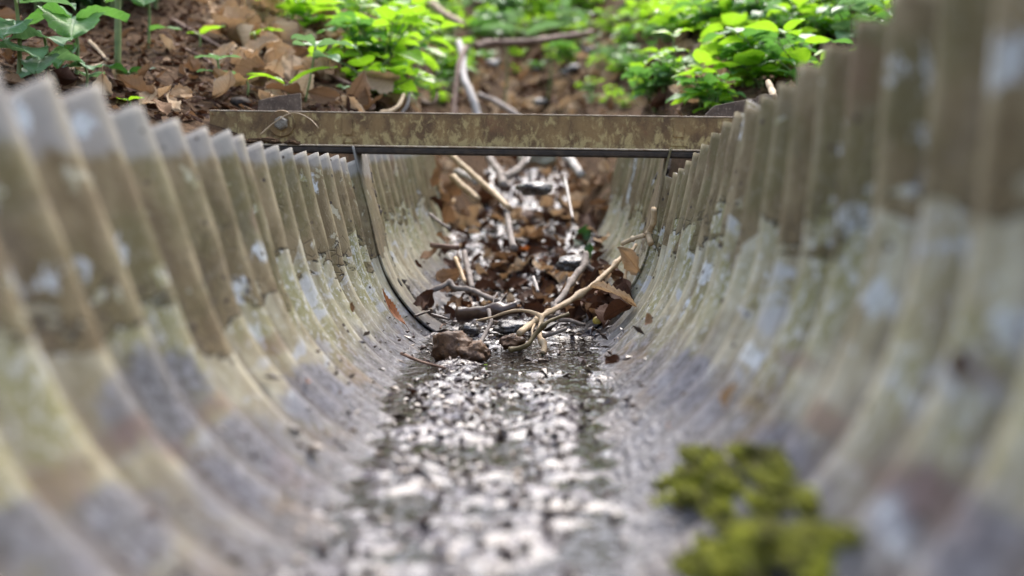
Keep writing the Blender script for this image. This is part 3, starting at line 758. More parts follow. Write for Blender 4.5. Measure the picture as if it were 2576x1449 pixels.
twig(P8([(1360, 1180, 1.72), (1380, 1240, 1.69), (1400, 1300, 1.66)]), .003, .0025, M_BARK, 'thin white rootlet curling over the mud', 'root', name='rootlet')
twig([(1755, 955, .93), (1738, 1000, .90), (1700, 1050, .87), (1672, 1085, .85)], .0026, .0030, M_STRAW, 'blurred pale stalk on the near right slope', 'stalk', name='fallen_stalk')

twig([(655, 338, 1.665), (690, 308, 1.675), (735, 284, 1.68), (775, 296, 1.675), (802, 322, 1.66)], .0010, .0006, M_STRAW, 'thin dry stem arching over the bolt of the beam', 'stem', name='dry_stem')
for i, (qx, qy) in enumerate([(560, 340), (600, 352), (640, 356), (690, 358), (735, 360), (665, 352)]):
    rock('soil_crumb', pix(qx, qy, 1.652), (.010 + .003 * (i % 3), .008, .0045), M_SOIL, 'brown soil crumb lying on the left end of the beam flange', 'soil crumb', seed=300 + i, group='soil crumbs on the beam', amp=.5)
# a yellow green acorn cup
rock('seed_pod', pix(*z5(1905, 822), 1.56), (.0065, .0065, .0062), simple('yellow_seed', (.30, .20, .03), (.46, .36, .07), 80, .4), 'small yellow seed pod at the right edge of the mud', 'seed pod', seed=5, amp=.1)

# ------------------------------------------------------------------ single leaves in the channel
def leaf_at(px, py, size, tone, kind, rot, label, lift=.004, d=None, sc=(1, 1, 1), mat=None, cat='dead leaf', name='dead_leaf', group=None):
    p = cast_trough(px, py) if d is None else pix(px, py, d)
    nrm = trough_normal(p) if d is None else Vector((0, -.3, 1)).normalized()
    q = nrm.to_track_quat('Z', 'Y') @ Euler((R(rot[0]), R(rot[1]), R(rot[2]))).to_quaternion()
    me = dead(kind, tone) if mat is None else leaf_mesh(('dead', kind), mat, name, **DEADK[kind])
    L = size * p.y / F
    c = q @ Vector((L * .45, 0, 0))
    return put(me, name, p - c + nrm * lift, q, (L * sc[0], L * sc[1], L * sc[2]), label, cat, group)
# serrated russet leaf stuck on the left wall
v, f, uv = leaf_geo(.062, .017, 1.0, .4, .20, 11, .3, .3, 77, 44, 8, .012)
o = mesh_obj('dead_leaf', v, f, M_DEAD['russet'], None, True, uv, [.2] * len(v))
a = cast_trough(1014, 822); b_ = cast_trough(956, 752)
ax = (b_ - a).normalized(); nn = (Vector((-a.x, -.12, ZC - a.z)).normalized()); yy = nn.cross(ax).normalized(); nn = ax.cross(yy)
o.matrix_world = Matrix.Translation(a + nn * .006) @ Matrix((ax, yy, nn)).transposed().to_4x4()
tag(o, 'narrow russet serrated leaf stuck to the left wall', 'dead leaf')
# curled tan leaf on the right wall
v, f, uv = leaf_geo(.078, .021, -.9, .9, .16, 10, .6, 1.1, 78, 44, 10, .03, 1.7)
o = mesh_obj('dead_leaf', v, f, M_DEAD['tan'], None, True, uv, [.4] * len(v))
a = pix(*z5(2240, 700), 1.50); b_ = pix(*z5(1870, 500), 1.47)
ax = (b_ - a).normalized(); nn = Vector((-.4, -.7, .6)); yy = nn.cross(ax).normalized(); nn = ax.cross(yy)
o.matrix_world = Matrix.Translation(a) @ Matrix((ax, yy, nn)).transposed().to_4x4()
tag(o, 'tan serrated leaf with a long curled tip at the foot of the right wall', 'dead leaf')
L5 = lambda x, y: z5(x, y)
for (x, y), size, tone, kind, rot, label in [
    (z5(2030, 800), 95, 'dark brown', 1, (30, -20, 150), 'dark brown curled leaf below the tan leaf with the curled tip'),
    (z5(2080, 1220), 62, 'dark brown', 4, (10, 0, 200), 'dark red brown leaf scrap on the right slope'),
    (z5(2390, 850), 40, 'brown', 6, (20, 0, 120), 'small brown leaf scrap higher on the right slope'),
    (z5(1260, 985), 38, 'dark brown', 2, (20, -30, 60), 'crumpled dark brown leaf caught under the olive brown twig'),
    (z5(1730, 580), 105, 'tan', 3, (25, -30, 60), 'broad tan leaf propped under the long straw-coloured twig'),
    (z5(2020, 480), 70, 'tan', 5, (40, -10, 20), 'pale tan leaf between the straw-coloured twig and the right wall'),
    (z5(1960, 640), 40, 'tan', 8, (30, -40, 10), 'small tan leaf in the dark hollow under the straw-coloured twig'),
    (z5(2240, 330), 95, 'tan', 7, (70, -60, 90), 'tan leaf standing on edge against the right wall'),
    (z5(1880, 560), 90, 'dark brown', 9, (10, -20, 100), 'dark leaf in the hollow behind the straw-coloured twig'),
    (z5(1130, 330), 85, 'brown', 0, (20, -20, 40), 'curved brown leaf in the middle of the channel'),
    (z5(690, 280), 62, 'tan', 2, (30, -30, 80), 'golden tan leaf by the stout grey brown stick'),
    (z5(950, 445), 72, 'tan', 6, (10, -10, 5), 'flat tan leaf right of the stout grey brown stick'),
    (z5(700, 400), 60, 'brown', 4, (20, 10, 120), 'rumpled brown leaf under the thin tan stick'),
    (z5(1630, 310), 50, 'brown', 3, (40, -40, 90), 'upright brown leaf left of the thick grey branch'),
    (z5(1400, 150), 75, 'brown', 5, (30, -50, 80), 'brown leaf standing up in the wet middle of the channel'),
    (z5(1280, 250), 42, 'russet', 1, (20, -10, 20), 'small orange russet leaf in the middle of the channel'),
    (z5(1440, 330), 42, 'russet', 7, (20, -10, 120), 'dim russet leaf near the curved brown leaf'),
    (z5(1350, 360), 60, 'dark brown', 9, (60, -30, 70), 'dark curled leaf shadowing the middle of the channel'),
    (z5(2000, 140), 85, 'tan', 0, (40, 10, 170), 'pinkish pale curled leaf above the green leaf'),
]:
    leaf_at(x, y, size, tone, kind, rot, label, .008)
leaf_at(*z5(1770, 170), 72, 'tan', 6, (20, -35, 200), 'single green leaf lying in the channel', .02, mat=M_LEAFD, cat='leaf', name='green_leaf', sc=(1, 1.2, 1))
leaf_at(*z5(1900, 290), 66, 'tan', 2, (60, 20, 280), 'dark green leaf hanging below the single green leaf', .02, mat=M_LEAFD, cat='leaf', name='green_leaf')
for (x, y), size, tone, kind, rot, label in [
    (z8(790, 765), 100, 'tan', 8, (15, -10, 10), 'big pale tan leaf on the left of the far stream bed'),
    (z8(560, 650), 95, 'brown', 0, (30, -20, 150), 'brown folded leaf against the left far wall'),
    (z8(860, 660), 45, 'tan', 1, (40, -60, 60), 'upright tan leaf behind the big pale tan leaf'),
    (z8(700, 690), 80, 'brown', 5, (20, 10, 30), 'brown leaf tucked behind the big pale tan leaf'),
    (z8(1060, 715), 52, 'tan', 3, (10, -10, 330), 'tan leaf just left of the pale grey stick'),
    (z8(1210, 690), 62, 'tan', 7, (20, -30, 90), 'tan leaf just right of the pale grey stick'),
    (z8(1470, 575), 58, 'tan', 4, (30, -40, 70), 'cream tan leaf in the middle of the far stream bed'),
    (z8(1475, 690), 52, 'dark brown', 6, (30, -50, 80), 'dark upright leaf below the cream tan leaf'),
    (z8(1640, 640), 42, 'dark brown', 2, (30, -30, 80), 'dark red brown leaf by the slim dark twig'),
    (z8(1750, 520), 80, 'brown', 9, (30, -30, 40), 'brown leaf at the foot of the right far wall'),
    (z8(1900, 720), 110, 'dark brown', 3, (20, -10, 160), 'large dark leaf leaning on the right far wall'),
    (z8(1700, 730), 70, 'tan', 1, (20, 0, 140), 'pale pinkish leaf strip near the large dark leaf'),
    (z8(480, 330), 60, 'brown', 2, (60, -30, 120), 'tan leaf hanging at the far end of the left wall'),
    (z8(620, 400), 100, 'brown', 4, (40, -30, 140), 'brown leaf at the far left end of the channel'),
    (z8(1480, 310), 42, 'tan', 5, (20, -30, 80), 'little tan leaf under the beam near the forked branch'),
    (z8(1600, 270), 46, 'brown', 8, (20, -60, 80), 'little brown leaf under the beam by the whitish stick'),
    (z8(1930, 230), 120, 'brown', 0, (40, -30, 60), 'brown leaf at the far right end of the channel'),
    (z8(1860, 380), 120, 'brown', 7, (40, -30, 20), 'rust brown leaf slumped at the end of the right far wall'),
    (z8(720, 480), 55, 'dark brown', 1, (30, -30, 80), 'dark leaf in shade below the tan curved stick'),
]:
    leaf_at(x, y, size, tone, kind, rot, label, .012)
leaf_at(1690, 1080, 26, 'russet', 6, (30, -30, 30), 'blurred orange scrap at the end of the near pale stalk', .004)
leaf_at(1845, 1010, 70, 'tan', 5, (20, -20, 80), 'blurred pale leaf scrap on the near right wall', .004)
leaf_at(1725, 1140, 34, 'dark brown', 2, (40, -40, 60), 'blurred dark leaf scrap below the orange scrap', .004)
leaf_at(2432, 925, 80, 'dark brown', 3, (10, 0, 80), 'blurred dark leaf scrap high on the near right wall', .003)
leaf_at(880, 776, 34, 'brown', 4, (10, 0, 60), 'tiny rust brown scrap on the left wall above the russet leaf', .002)
leaf_at(768, 962, 26, 'russet', 1, (10, 0, 20), 'tiny orange scrap on the near left slope', .002)
leaf_at(1036, 992, 40, 'dark brown', 8, (10, 0, 20), 'dark scrap at the left edge of the near mud', .003)
leaf_at(1222, 925, 16, 'tan', 2, (10, 0, 70), 'tiny yellow green leaf bit in front of the lumpy stone', .004, mat=M_LEAFG, cat='leaf', name='leaf_scrap')

rr = random.Random(77)
for i in range(62):
    px, py = rr.gauss(1320, 130), rr.uniform(395, 790)
    if abs(px - 1315) > 215 + (py - 395) * .1: continue
    tone = rr.choice(('dark brown', 'brown', 'tan', 'tan'))
    ev = 'above' if py < 560 else 'below'
    leaf_at(px, py, rr.uniform(40, 85), tone, rr.randrange(10), (rr.uniform(-40, 40), rr.uniform(-60, 20), rr.uniform(0, 360)), 'wet %s leaf in the heap beyond the twigs' % tone, rr.uniform(.003, .015), group='wet %s leaves in the far channel' % tone)
for i in range(110):
    px, py = rr.gauss(1310, 120), rr.uniform(395, 830)
    p = cast_trough(px, py)
    if abs(p.x) > .115: continue
    a = rr.uniform(0, 3.14); L = rr.uniform(.015, .06); dv = Vector((math.cos(a), math.sin(a), rr.uniform(-.1, .25))) * L
    b = Buf(); v, f = tube([-dv, Vector((rr.uniform(-.006, .006), rr.uniform(-.006, .006), .003)), dv], .0016, .0009, 6, 4, .2, i); b.add(v, f)
    dk = i % 3; o = b.obj('fallen_twig', (M_GREY, M_DARKW, M_BROWNW)[dk]); o.location = p + Vector((0, 0, .004))
    w_ = ('grey', 'dark', 'brown')[dk]
    tag(o, 'short %s twig lying in the wet heap of the channel' % w_, 'twig', 'short %s twigs in the channel' % w_)
# crumbs and plant scraps on the mud (uncountable)
rr = random.Random(11); bits = {'a': Buf(), 'b': Buf()}
for i in range(2700):
    y = rr.uniform(.35, 1.75) if i < 1700 else rr.uniform(1.6, 3.0)
    x = rr.gauss(0.0, .068 if y < 1.6 else .09)
    if abs(x) > (.165 if y < 1.6 else .15): continue
    z = mud_z(x, y)
    if abs(x) < .24 and y < 2.86: z = max(z, wall_z(x, y) + (0 if y < JOIN2 else zof(y)))
    s = rr.choice((1, 1, 1, 1.6)) * rr.uniform(.0010, .0032) * (1 if y < 1.6 else 1.9); e = Euler((rr.uniform(-.7, .7), rr.uniform(-.7, .7), rr.uniform(0, 6.3))).to_matrix()
    ln = rr.uniform(.8, 3.0)
    q = [Vector((-s * ln, -s * .5, 0)), Vector((0, -s, s * .4)), Vector((s * ln, 0, 0)), Vector((0, s, s * .3)), Vector((0, 0, s * .9)), Vector((0, 0, -s * .5))]
    fcs = [(0, 1, 4), (1, 2, 4), (2, 3, 4), (3, 0, 4), (1, 0, 5), (2, 1, 5), (3, 2, 5), (0, 3, 5)]
    bits['a' if rr.random() < .88 else 'b'].add([e @ k + Vector((x, y, z + s * .3)) for k in q], fcs)
tag(bits['a'].obj('dark_crumbs', simple('dark_wet_crumbs', (.02, .012, .008), (.06, .03, .018), 80, .3, .3, spec=.8), smooth=False), 'dark wet crumbs of rotten leaf scattered over the mud', 'debris', kind='stuff')
tag(bits['b'].obj('pale_crumbs', simple('pale_crumbs', (.11, .075, .05), (.22, .17, .12), 80, .4, .3, spec=.6), smooth=False), 'pale wet plant scraps scattered over the mud', 'debris', kind='stuff')

# ------------------------------------------------------------------ moss cushions on the near right slope
def moss(px, py, rx, ry, label, seed):
    rg = random.Random(seed); b = Buf(); c0 = cast_trough(px, py); k = c0.y / F
    for i in range(4200):
        a = rg.uniform(0, 6.283); r = math.sqrt(rg.random())
        # ragged outline
        lim = 1 + .5 * nz(math.cos(a) * 1.6 + seed, math.sin(a) * 1.6, 2)
        if nz(math.cos(a) * r * 2.6 + seed, math.sin(a) * r * 2.6, 5) < .04: continue
        qx, qy = px + rx * r * lim * math.cos(a), py + ry * r * lim * math.sin(a)
        p = cast_trough(qx, qy); n = trough_normal(p)
        hgt = (.007 * (1 - r * r) + .0015) * (.6 + .8 * (nz(qx * .02, qy * .02, seed) + .4))
        tp = p + n * max(.003, hgt) + Vector((rg.uniform(-1, 1), rg.uniform(-1, 1), rg.uniform(-.3, .6))) * .004
        s = .0013
        t1 = n.orthogonal().normalized(); t2 = n.cross(t1); th = rg.uniform(0, 6.28)
        u1 = (t1 * math.cos(th) + t2 * math.sin(th)) * s; u2 = n.cross(u1)
        b.add([p - u1 - n * .002, p + u1 - n * .002, p + u2 - n * .002, tp + u1 * .7, tp - u1 * .7, tp + u2 * .7, tp + n * .003], [(0, 1, 3, 4), (1, 2, 5, 3), (2, 0, 4, 5), (4, 3, 6), (3, 5, 6), (5, 4, 6)])
    return tag(b.obj('moss_cushion', M_MOSS), label, 'moss', 'moss cushions')
moss(1845, 1220, 180, 95, 'upper yellow green moss cushion on the near right slope', 3)
moss(1930, 1395, 210, 80, 'lower moss cushion at the bottom of the near right slope', 8)

# ------------------------------------------------------------------ leaf litter on the banks
rr = random.Random(21)
def ground_frame(p):
    e = .02; g = Vector((-(ground(p.x + e, p.y, False) - ground(p.x - e, p.y, False)) / (2 * e), -(ground(p.x, p.y + e, False) - ground(p.x, p.y - e, False)) / (2 * e), 1)).normalized()
    return g
def litter_leaf(px, py, size, tone, kind, rg, label, group=None, lift=.008, tilt=35):
    p = hit(px, py); n = ground_frame(p)
    q = n.to_track_quat('Z', 'Y') @ Euler((R(rg.uniform(-tilt, tilt)), R(rg.uniform(-tilt, tilt)), rg.uniform(0, 6.28))).to_quaternion()
    return put(dead(kind, tone), 'dead_leaf', p - q @ Vector((size * .45, 0, 0)) + n * lift, q, size, label, 'dead leaf', group)
zones = [  # polygon box in the photograph, count, place, tone weights, size
    ((520, 900, 0, 130), 52, 'on the upper left bank behind the seedlings', ('tan', 'tan', 'brown', 'tan'), (.10, .155)),
    ((560, 930, 120, 275), 40, 'on the left bank just above the beam', ('brown', 'tan', 'tan', 'brown'), (.06, .095)),
    ((0, 520, 60, 260), 20, 'under the plants at the far left', ('brown', 'dark brown', 'brown', 'tan'), (.045, .08)),
    ((900, 1200, 120, 280), 12, 'under the herbs left of the gully', ('brown', 'dark brown', 'tan', 'brown'), (.05, .08)),
    ((1180, 1560, 90, 285), 22, 'in the gully behind the beam', ('brown', 'dark brown', 'brown', 'tan'), (.05, .09)),
    ((1560, 2200, 40, 290), 10, 'under the herbs of the right bank', ('brown', 'dark brown', 'tan', 'brown'), (.05, .09)),
]
for (x0, x1, y0, y1), cnt, place, tones, (s0, s1) in zones:
    for i in range(cnt):
        tone = rr.choice(tones)
        litter_leaf(rr.uniform(x0, x1), rr.uniform(y0, y1), rr.uniform(s0, s1), tone, rr.randrange(10), rr, '%s dead leaf in the litter %s' % (tone, place), '%s dead leaves %s' % (tone, place), rr.uniform(.004, .03), 65)
for (x0, x1, y0, y1), cnt, place in [((1435, 1545, 385, 540), 22, 'slumped over the end of the right far wall'), ((1070, 1130, 392, 560), 14, 'slumped over the end of the left far wall')]:
    for i in range(cnt):
        tone = rr.choice(('brown', 'brown', 'tan'))
        litter_leaf(rr.uniform(x0, x1), rr.uniform(y0, y1), rr.uniform(.05, .085), tone, rr.randrange(10), rr, '%s dead leaf %s' % (tone, place), '%s dead leaves %s' % (tone, place), .01, 60)
for px, py, s, tone, k, label in [
    (370, 265, .062, 'tan', 2, 'crumpled tan leaf behind the left rim of the channel'),
    (430, 285, .055, 'tan', 7, 'torn pale tan leaf between the left rim and the beam end'),
    (400, 295, .05, 'brown', 3, 'brown leaf under the crumpled tan leaf behind the left rim'),
    (455, 262, .05, 'tan', 5, 'tan leaf pointing at the end of the beam')]:
    litter_leaf(px, py, s, tone, k, rr, label, None, .016, 30)
# far leaves past counting: gully, right bank, and the soaked mat in the far channel
fl = {'brown': Buf(), 'dark brown': Buf()}; wet = Buf()
def mass_leaf(buf, p, n, size, rg):
    kk = dict(DEADK[rg.randrange(10)]); kk.update(L=size, W=size * kk['W'], nu=8, nv=4, pet=0, serr=0)
    v, f, uv = leaf_geo(**kk); q = n.to_track_quat('Z', 'Y') @ Euler((R(rg.uniform(-50, 50)), R(rg.uniform(-50, 50)), rg.uniform(0, 6.28))).to_quaternion()
    buf.xf(Matrix.Translation(p - q @ Vector((size * .45, 0, 0)) + n * .008) @ q.to_matrix().to_4x4(), v, f, uv, rg.random())
for i in range(330):
    px, py = (rr.uniform(1180, 1560), rr.uniform(40, 285)) if i < 170 else ((rr.uniform(1560, 2250), rr.uniform(0, 290)) if i < 260 else (rr.uniform(860, 1200), rr.uniform(60, 285)))
    p = hit(px, py); mass_leaf(fl['brown' if rr.random() < .75 else 'dark brown'], p, ground_frame(p), rr.uniform(.05, .10), rr)
wetb = Buf()
for i in range(400):
    px, py = (rr.gauss(1315, 130), rr.uniform(385, 800)) if i < 330 else (rr.gauss(1500, 45), rr.uniform(700, 815)); p = cast_trough(px, py)
    if p.y < 1.5 or abs(p.x) > .18: continue
    mass_leaf(wet if rr.random() < .68 else wetb, p, Vector((0, -.15, 1)).normalized(), rr.uniform(.022, .055), rr)
tag(fl['brown'].obj('brown_leaf_litter', M_DEAD['tan']), 'tan brown leaves carpeting the gully and the ground under the herbs', 'leaf litter', kind='stuff')
tag(fl['dark brown'].obj('dark_leaf_litter', M_DEAD['dark brown']), 'dark leaves carpeting the gully and the ground under the herbs', 'leaf litter', kind='stuff')
tag(wetb.obj('brown_leaf_mat', M_DEAD['brown']), 'damp brown leaf mat on the mud beyond the twigs', 'leaf litter', kind='stuff')
tag(wet.obj('wet_leaf_mat', M_DEAD['dark brown']), 'soaked dark leaf mat on the mud beyond the twigs', 'leaf litter', kind='stuff')
# crumbs of litter (uncountable)
lb = {'x': Buf(), 'y': Buf()}
for i in range(5200):
    if i < 4000: px, py = rr.uniform(0, 1000) if rr.random() < .62 else rr.uniform(1000, 2300), rr.uniform(0, 310); p = hit(px, py)
    else:
        x, y = rr.choice((-1, 1)) * rr.uniform(.3, 1.6), rr.uniform(.2, 3); p = Vector((x, y, ground(x, y)))
    s = rr.uniform(.003, .009) * max(1, p.y / 2.4); e = Euler((rr.uniform(-.8, .8), rr.uniform(-.8, .8), rr.uniform(0, 6.3))).to_matrix(); ln = rr.choice((1, 1.3, 3.5)); wv = 1 if ln < 2 else .35
    q = [Vector((-s * ln, -s * .4 * wv, 0)), Vector((0, -s * wv, s * .5)), Vector((s * ln, 0, s * .2)), Vector((0, s * wv, s * .1))]
    lb['x' if rr.random() < .75 else 'y'].add([e @ k + p + Vector((0, 0, s * .35)) for k in q], [(0, 1, 3), (1, 2, 3)], [(-.8, 0), (.3, .2), (.8, .9), (.2, .6)], rr.random())
tag(lb['x'].obj('dark_leaf_crumbs', M_DEAD['dark brown'], smooth=False), 'dark crumbled leaf litter covering the banks', 'leaf litter', kind='stuff')
tag(lb['y'].obj('brown_leaf_crumbs', M_DEAD['brown'], smooth=False), 'brown crumbled leaf litter covering the banks', 'leaf litter', kind='stuff')

# ------------------------------------------------------------------ green plants
def herb(seed, mat, stems=4, h=.20, leafL=.07, pairs=3, spread=.10, wide=.62):
    """one plant: stems and the foliage, both around its own foot"""
    rg = random.Random(seed); sb = Buf(); fbuf = Buf()
    for s in range(stems):
        az = rg.uniform(0, 6.28); ln = rg.uniform(.3, 1) * spread; hh = h * rg.uniform(.6, 1.05)
        pts = [Vector((0, 0, -.015)) + Vector((math.cos(az), math.sin(az), 0)) * .008, Vector((math.cos(az) * ln * .35, math.sin(az) * ln * .35, hh * .55)), Vector((math.cos(az) * ln, math.sin(az) * ln, hh))]
        path = smooth_path(pts, 8); v, f = tube(pts, .0022, .0013, 6, 6, .05, s); sb.add(v, f)
        for k in range(pairs):
            p = path[int((len(path) - 1) * (.45 + .55 * k / max(1, pairs - 1)))]
            n = 2 if k < pairs - 1 else 3
            for j in range(n):
                a2 = az + k * 1.57 + j * 6.283 / n + rg.uniform(-.4, .4)
                L = leafL * rg.uniform(.6, 1.1) * (1 if k < pairs - 1 else .85)
                v, f, uv = leaf_geo(L, L * wide * rg.uniform(.85, 1.15), rg.uniform(-1.0, -.3), rg.uniform(.05, .4), .05, 9, .2, rg.uniform(-.3, .3), rg.randrange(999), 10, 6, 0, .75)
                M = Matrix.Translation(p) @ Euler((rg.uniform(-.3, .3), rg.uniform(-.35, .25), a2)).to_matrix().to_4x4() @ Matrix.Translation((L * .15, 0, 0))
                fbuf.xf(M, v, f, uv, rg.random())
                pv, pf = tube([p, M @ Vector((L * .08, 0, 0))], .0011, .0009, 4, 2, 0); sb.add(pv, pf)
    root = empty('herb_plant', (0, 0, 0))
    sb.obj('stem', M_STEM, root); fbuf.obj('foliage', mat, root)
    return root
protos = {'bright': [herb(50 + i, M_LEAFG, 3 + i % 2, .10 + .02 * (i % 4), .078 + .008 * (i % 3), 2, .11 + .02 * (i % 2), (.62, .8, .45, .7, .55, .9)[i]) for i in range(6)],
          'mid': [herb(80 + i, M_LEAFM, 3 + i % 2, .10 + .02 * (i % 3), .05 + .012 * i, 2 + i % 2, .10, (.5, .85, .4, .65)[i]) for i in range(4)],
          'dark': [herb(120 + i, M_LEAFD, 4, .16, .06, 3, .10) for i in range(2)],
          'pale': [herb(95 + i, M_LEAFP, 3, .12, .07, 2, .11, .7) for i in range(3)]}
used = set()
def plant(tone, px, py, sc, label, group, rg, name='herb_plant', sink=.0):
    i = rg.randrange(len(protos[tone])); pr = protos[tone][i]
    if (tone, i) in used: o = copy_tree(pr)
    else: o = pr; used.add((tone, i))
    p = hit(px, py); o.location = p - Vector((0, 0, .004 + sink)); o.rotation_euler = (rg.uniform(-.12, .12), rg.uniform(-.12, .12), rg.uniform(0, 6.28))
    o.scale = (sc, sc, sc)
    tag(o, label, 'plant', group); return o
rg = random.Random(33)
def field(boxes, tones, place, smin=.8, smax=1.25):
    for x0, x1, y0, y1, n in boxes:
        for i in range(n):
            t = rg.choice(tones)
            word = {'bright': 'bright lime green', 'mid': 'mid green', 'pale': 'pale green', 'dark': 'shade-coloured dark green'}[t]
            plant(t, rg.uniform(x0, x1), rg.uniform(y0, y1), rg.uniform(smin, smax), '%s leafy herb growing %s' % (word, place), '%s herbs %s' % (word, place), rg)
field([(1540, 1800, 150, 290, 12)], ('bright', 'bright', 'mid'), 'low beside the right end of the beam', .45, .75)
field([(1780, 2060, 110, 240, 15), (2000, 2260, 20, 170, 14), (1560, 2000, 30, 130, 17), (1440, 1640, 20, 130, 9)], ('bright', 'bright', 'bright', 'mid', 'pale'), 'on the right bank', .7, 1.1)
field([(930, 1130, 90, 275, 20), (740, 1130, 30, 100, 20)], ('bright', 'bright', 'mid'), 'on the bank left of the gully', .7, 1.1)
field([(1390, 1570, 50, 200, 12), (1070, 1190, 20, 210, 9)], ('bright', 'mid', 'pale'), 'beside the gully', .7, 1.1)
field([(1200, 1420, 10, 110, 14)], ('mid', 'pale', 'bright'), 'in the bed of the gully', .7, 1.2)
field([(1080, 1500, -40, 75, 20)], ('mid', 'pale', 'bright'), 'far up the gully', 1.2, 2.0)
field([(1400, 2300, -120, 10, 26), (600, 1100, -120, 5, 18)], ('bright', 'mid', 'bright'), 'high on the slope at the top edge', 1.0, 1.6)
field([(60, 400, -70, 45, 22)], ('dark',), 'in the top left corner', .9, 1.4)  # dark-leaved herbs added as a backdrop, their colour standing for deep shade
field([(0, 520, -90, 0, 9)], ('mid', 'mid', 'pale'), 'in the dark top left corner', .9, 1.3)

field([(900, 1180, 60, 270, 14), (1460, 1700, 60, 280, 18), (700, 960, 0, 90, 8), (1180, 1480, 60, 200, 12)], ('bright', 'mid', 'pale', 'bright'), 'as a low sprig behind the beam', .35, .6)
field([(1750, 2200, 20, 230, 16)], ('bright', 'bright', 'pale'), 'low under the bigger herbs of the right bank', .5, .75)
field([(1180, 1480, -20, 110, 18)], ('pale', 'mid', 'pale', 'bright'), 'in the top of the gully', .8, 1.3)
# big pale leaves in the gully
def broad(px, py, d, size, mat, label, az=0.0, tilt=-.2, lw=.6):
    v, f, uv = leaf_geo(1, lw, -.5, .2, .03, 9, .15, .1, 5, 14, 8, .3)
    p = pix(px, py, d); root = empty('broad_leaf_plant', (p.x, p.y, ground(p.x, p.y)))
    v = [Euler((0, tilt, az)).to_matrix() @ (q * size - Vector((size * .5, 0, 0))) + Vector((0, 0, p.z - root.location.z)) for q in v]
    mesh_obj('leaf', v, f, mat, root, True, uv, [.3] * len(v))
    v, f = tube([(0, 0, -.02), (size * .1, 0, (p.z - root.location.z) * .5), (0, 0, p.z - root.location.z)], .004, .003, 6); mesh_obj('stem', v, f, M_STEM, root)
    return tag(root, label, 'plant')
broad(1265, 72, 4.6, .20, M_LEAFP, 'broad pale leaf left of the other in the gully top', .1, -.05)
broad(1375, 70, 4.7, .20, M_LEAFP, 'broad pale leaf right of the other in the gully top', 2.9, .05)

# stems and roots behind the beam
def stalk(pts, r0, r1, mat, label, cat='branch', name='fallen_branch', branches=()): return twig(pts, r0, r1, mat, label, cat, None, name, branches)
stalk([(1205, 300, 3.3), (1185, 240, 3.35), (1165, 190, 3.45), (1165, 150, 3.55), (1155, 105, 3.7)], .013, .011, M_BARK, 'pale crooked branch rising behind the middle of the beam')
stalk([(1140, 300, 3.3), (1146, 230, 3.4), (1155, 160, 3.5), (1172, 120, 3.6)], .010, .009, M_BROWNW, 'brown straight stem left of the pale crooked branch', 'stem', 'upright_stem')
stalk([(1195, 118, 4.3), (1240, 108, 4.35), (1320, 106, 4.4), (1400, 96, 4.5), (1490, 82, 4.6)], .017, .012, M_BROWNW, 'purple brown bough lying across the gully')
stalk([(1205, 240, 3.6), (1245, 255, 3.5), (1290, 282, 3.3), (1310, 300, 3.25)], .014, .010, M_GREY, 'grey root reaching down behind the beam', 'root', 'tree_root')
stalk([(1060, -10, 4.4), (1110, 30, 4.3), (1165, 62, 4.2)], .018, .013, M_STRAW, 'tan bough slanting down at the top of the gully')
stalk([(1060, 255, 2.6), (1075, 262, 2.6), (1092, 258, 2.6), (1100, 235, 2.62)], .006, .004, M_BROWNW, 'dark curved root above the beam', 'root', 'tree_root')
stalk([(955, 285, 2.1), (985, 278, 2.12), (1005, 262, 2.15), (1015, 238, 2.2)], .005, .004, M_STRAW, 'tan curled stalk above the beam', 'stalk', 'fallen_stalk')
stalk([(1010, 285, 2.2), (1025, 262, 2.22), (1030, 235, 2.25)], .005, .004, M_GREY, 'grey stub standing above the beam', 'stalk', 'fallen_stalk')
stalk([(1870, 190, 2.3), (1920, 187, 2.3), (1975, 183, 2.3), (2040, 178, 2.3)], .005, .004, M_BROWNW, 'purple brown twig lying level on the right bank', 'twig', 'fallen_twig')
stalk([(1948, 245, 1.75), (1940, 225, 1.78), (1932, 205, 1.8)], .006, .005, M_STRAW, 'short tan stub behind the right rim', 'twig', 'fallen_twig')
def lay(pts, r0, r1, mat, label):
    q = [hit(*a) + Vector((0, 0, r0 * 1.2)) for a in pts]; b = Buf(); v, f = tube([k - q[0] for k in q], r0, r1, 7, 6, .12, len(label)); b.add(v, f)
    o = b.obj('fallen_twig', mat); o.location = q[0]; return tag(o, label, 'twig')
lay([(415, 103), (470, 130), (520, 155), (550, 190)], .003, .002, M_BROWNW, 'thin brown twig right of the tall left stem')
lay([(70, 190), (150, 183), (240, 170), (270, 158)], .003, .002, M_STRAW, 'straw stalk lying behind the near left rim')
lay([(300, 205), (380, 232), (440, 255), (470, 262)], .003, .002, M_BROWNW, 'dark twig slanting behind the crumpled tan leaves')
lay([(430, 55), (500, 95), (560, 130), (600, 160)], .005, .004, M_BROWNW, 'purplish stick on the upper left bank')
lay([(580, 95), (610, 82), (640, 75)], .004, .003, M_GREY, 'short pale stick among the upper left leaves')
lay([(640, 30), (720, 100), (790, 150)], .007, .005, M_BROWNW, 'long brown stick in the leaf litter of the left bank')
lay([(820, 190), (870, 215), (920, 240)], .005, .004, M_BROWNW, 'brown stick beside the herbs above the beam')
lay([(225, 110), (245, 130), (262, 150), (272, 158)], .004, .003, M_STRAW, 'curved dry stalk under the big crinkled leaf')
pp = hit(566, 210); rock('pebble', pp + Vector((0, 0, .004)), (.020, .016, .013), M_GSTONE, 'smooth grey pebble on the left bank', 'pebble', seed=61, amp=.12)
pp = hit(600, 262); rock('clod', pp, (.02, .018, .012), M_JOINT, 'dark clod of soil behind the beam', 'clod', seed=62)
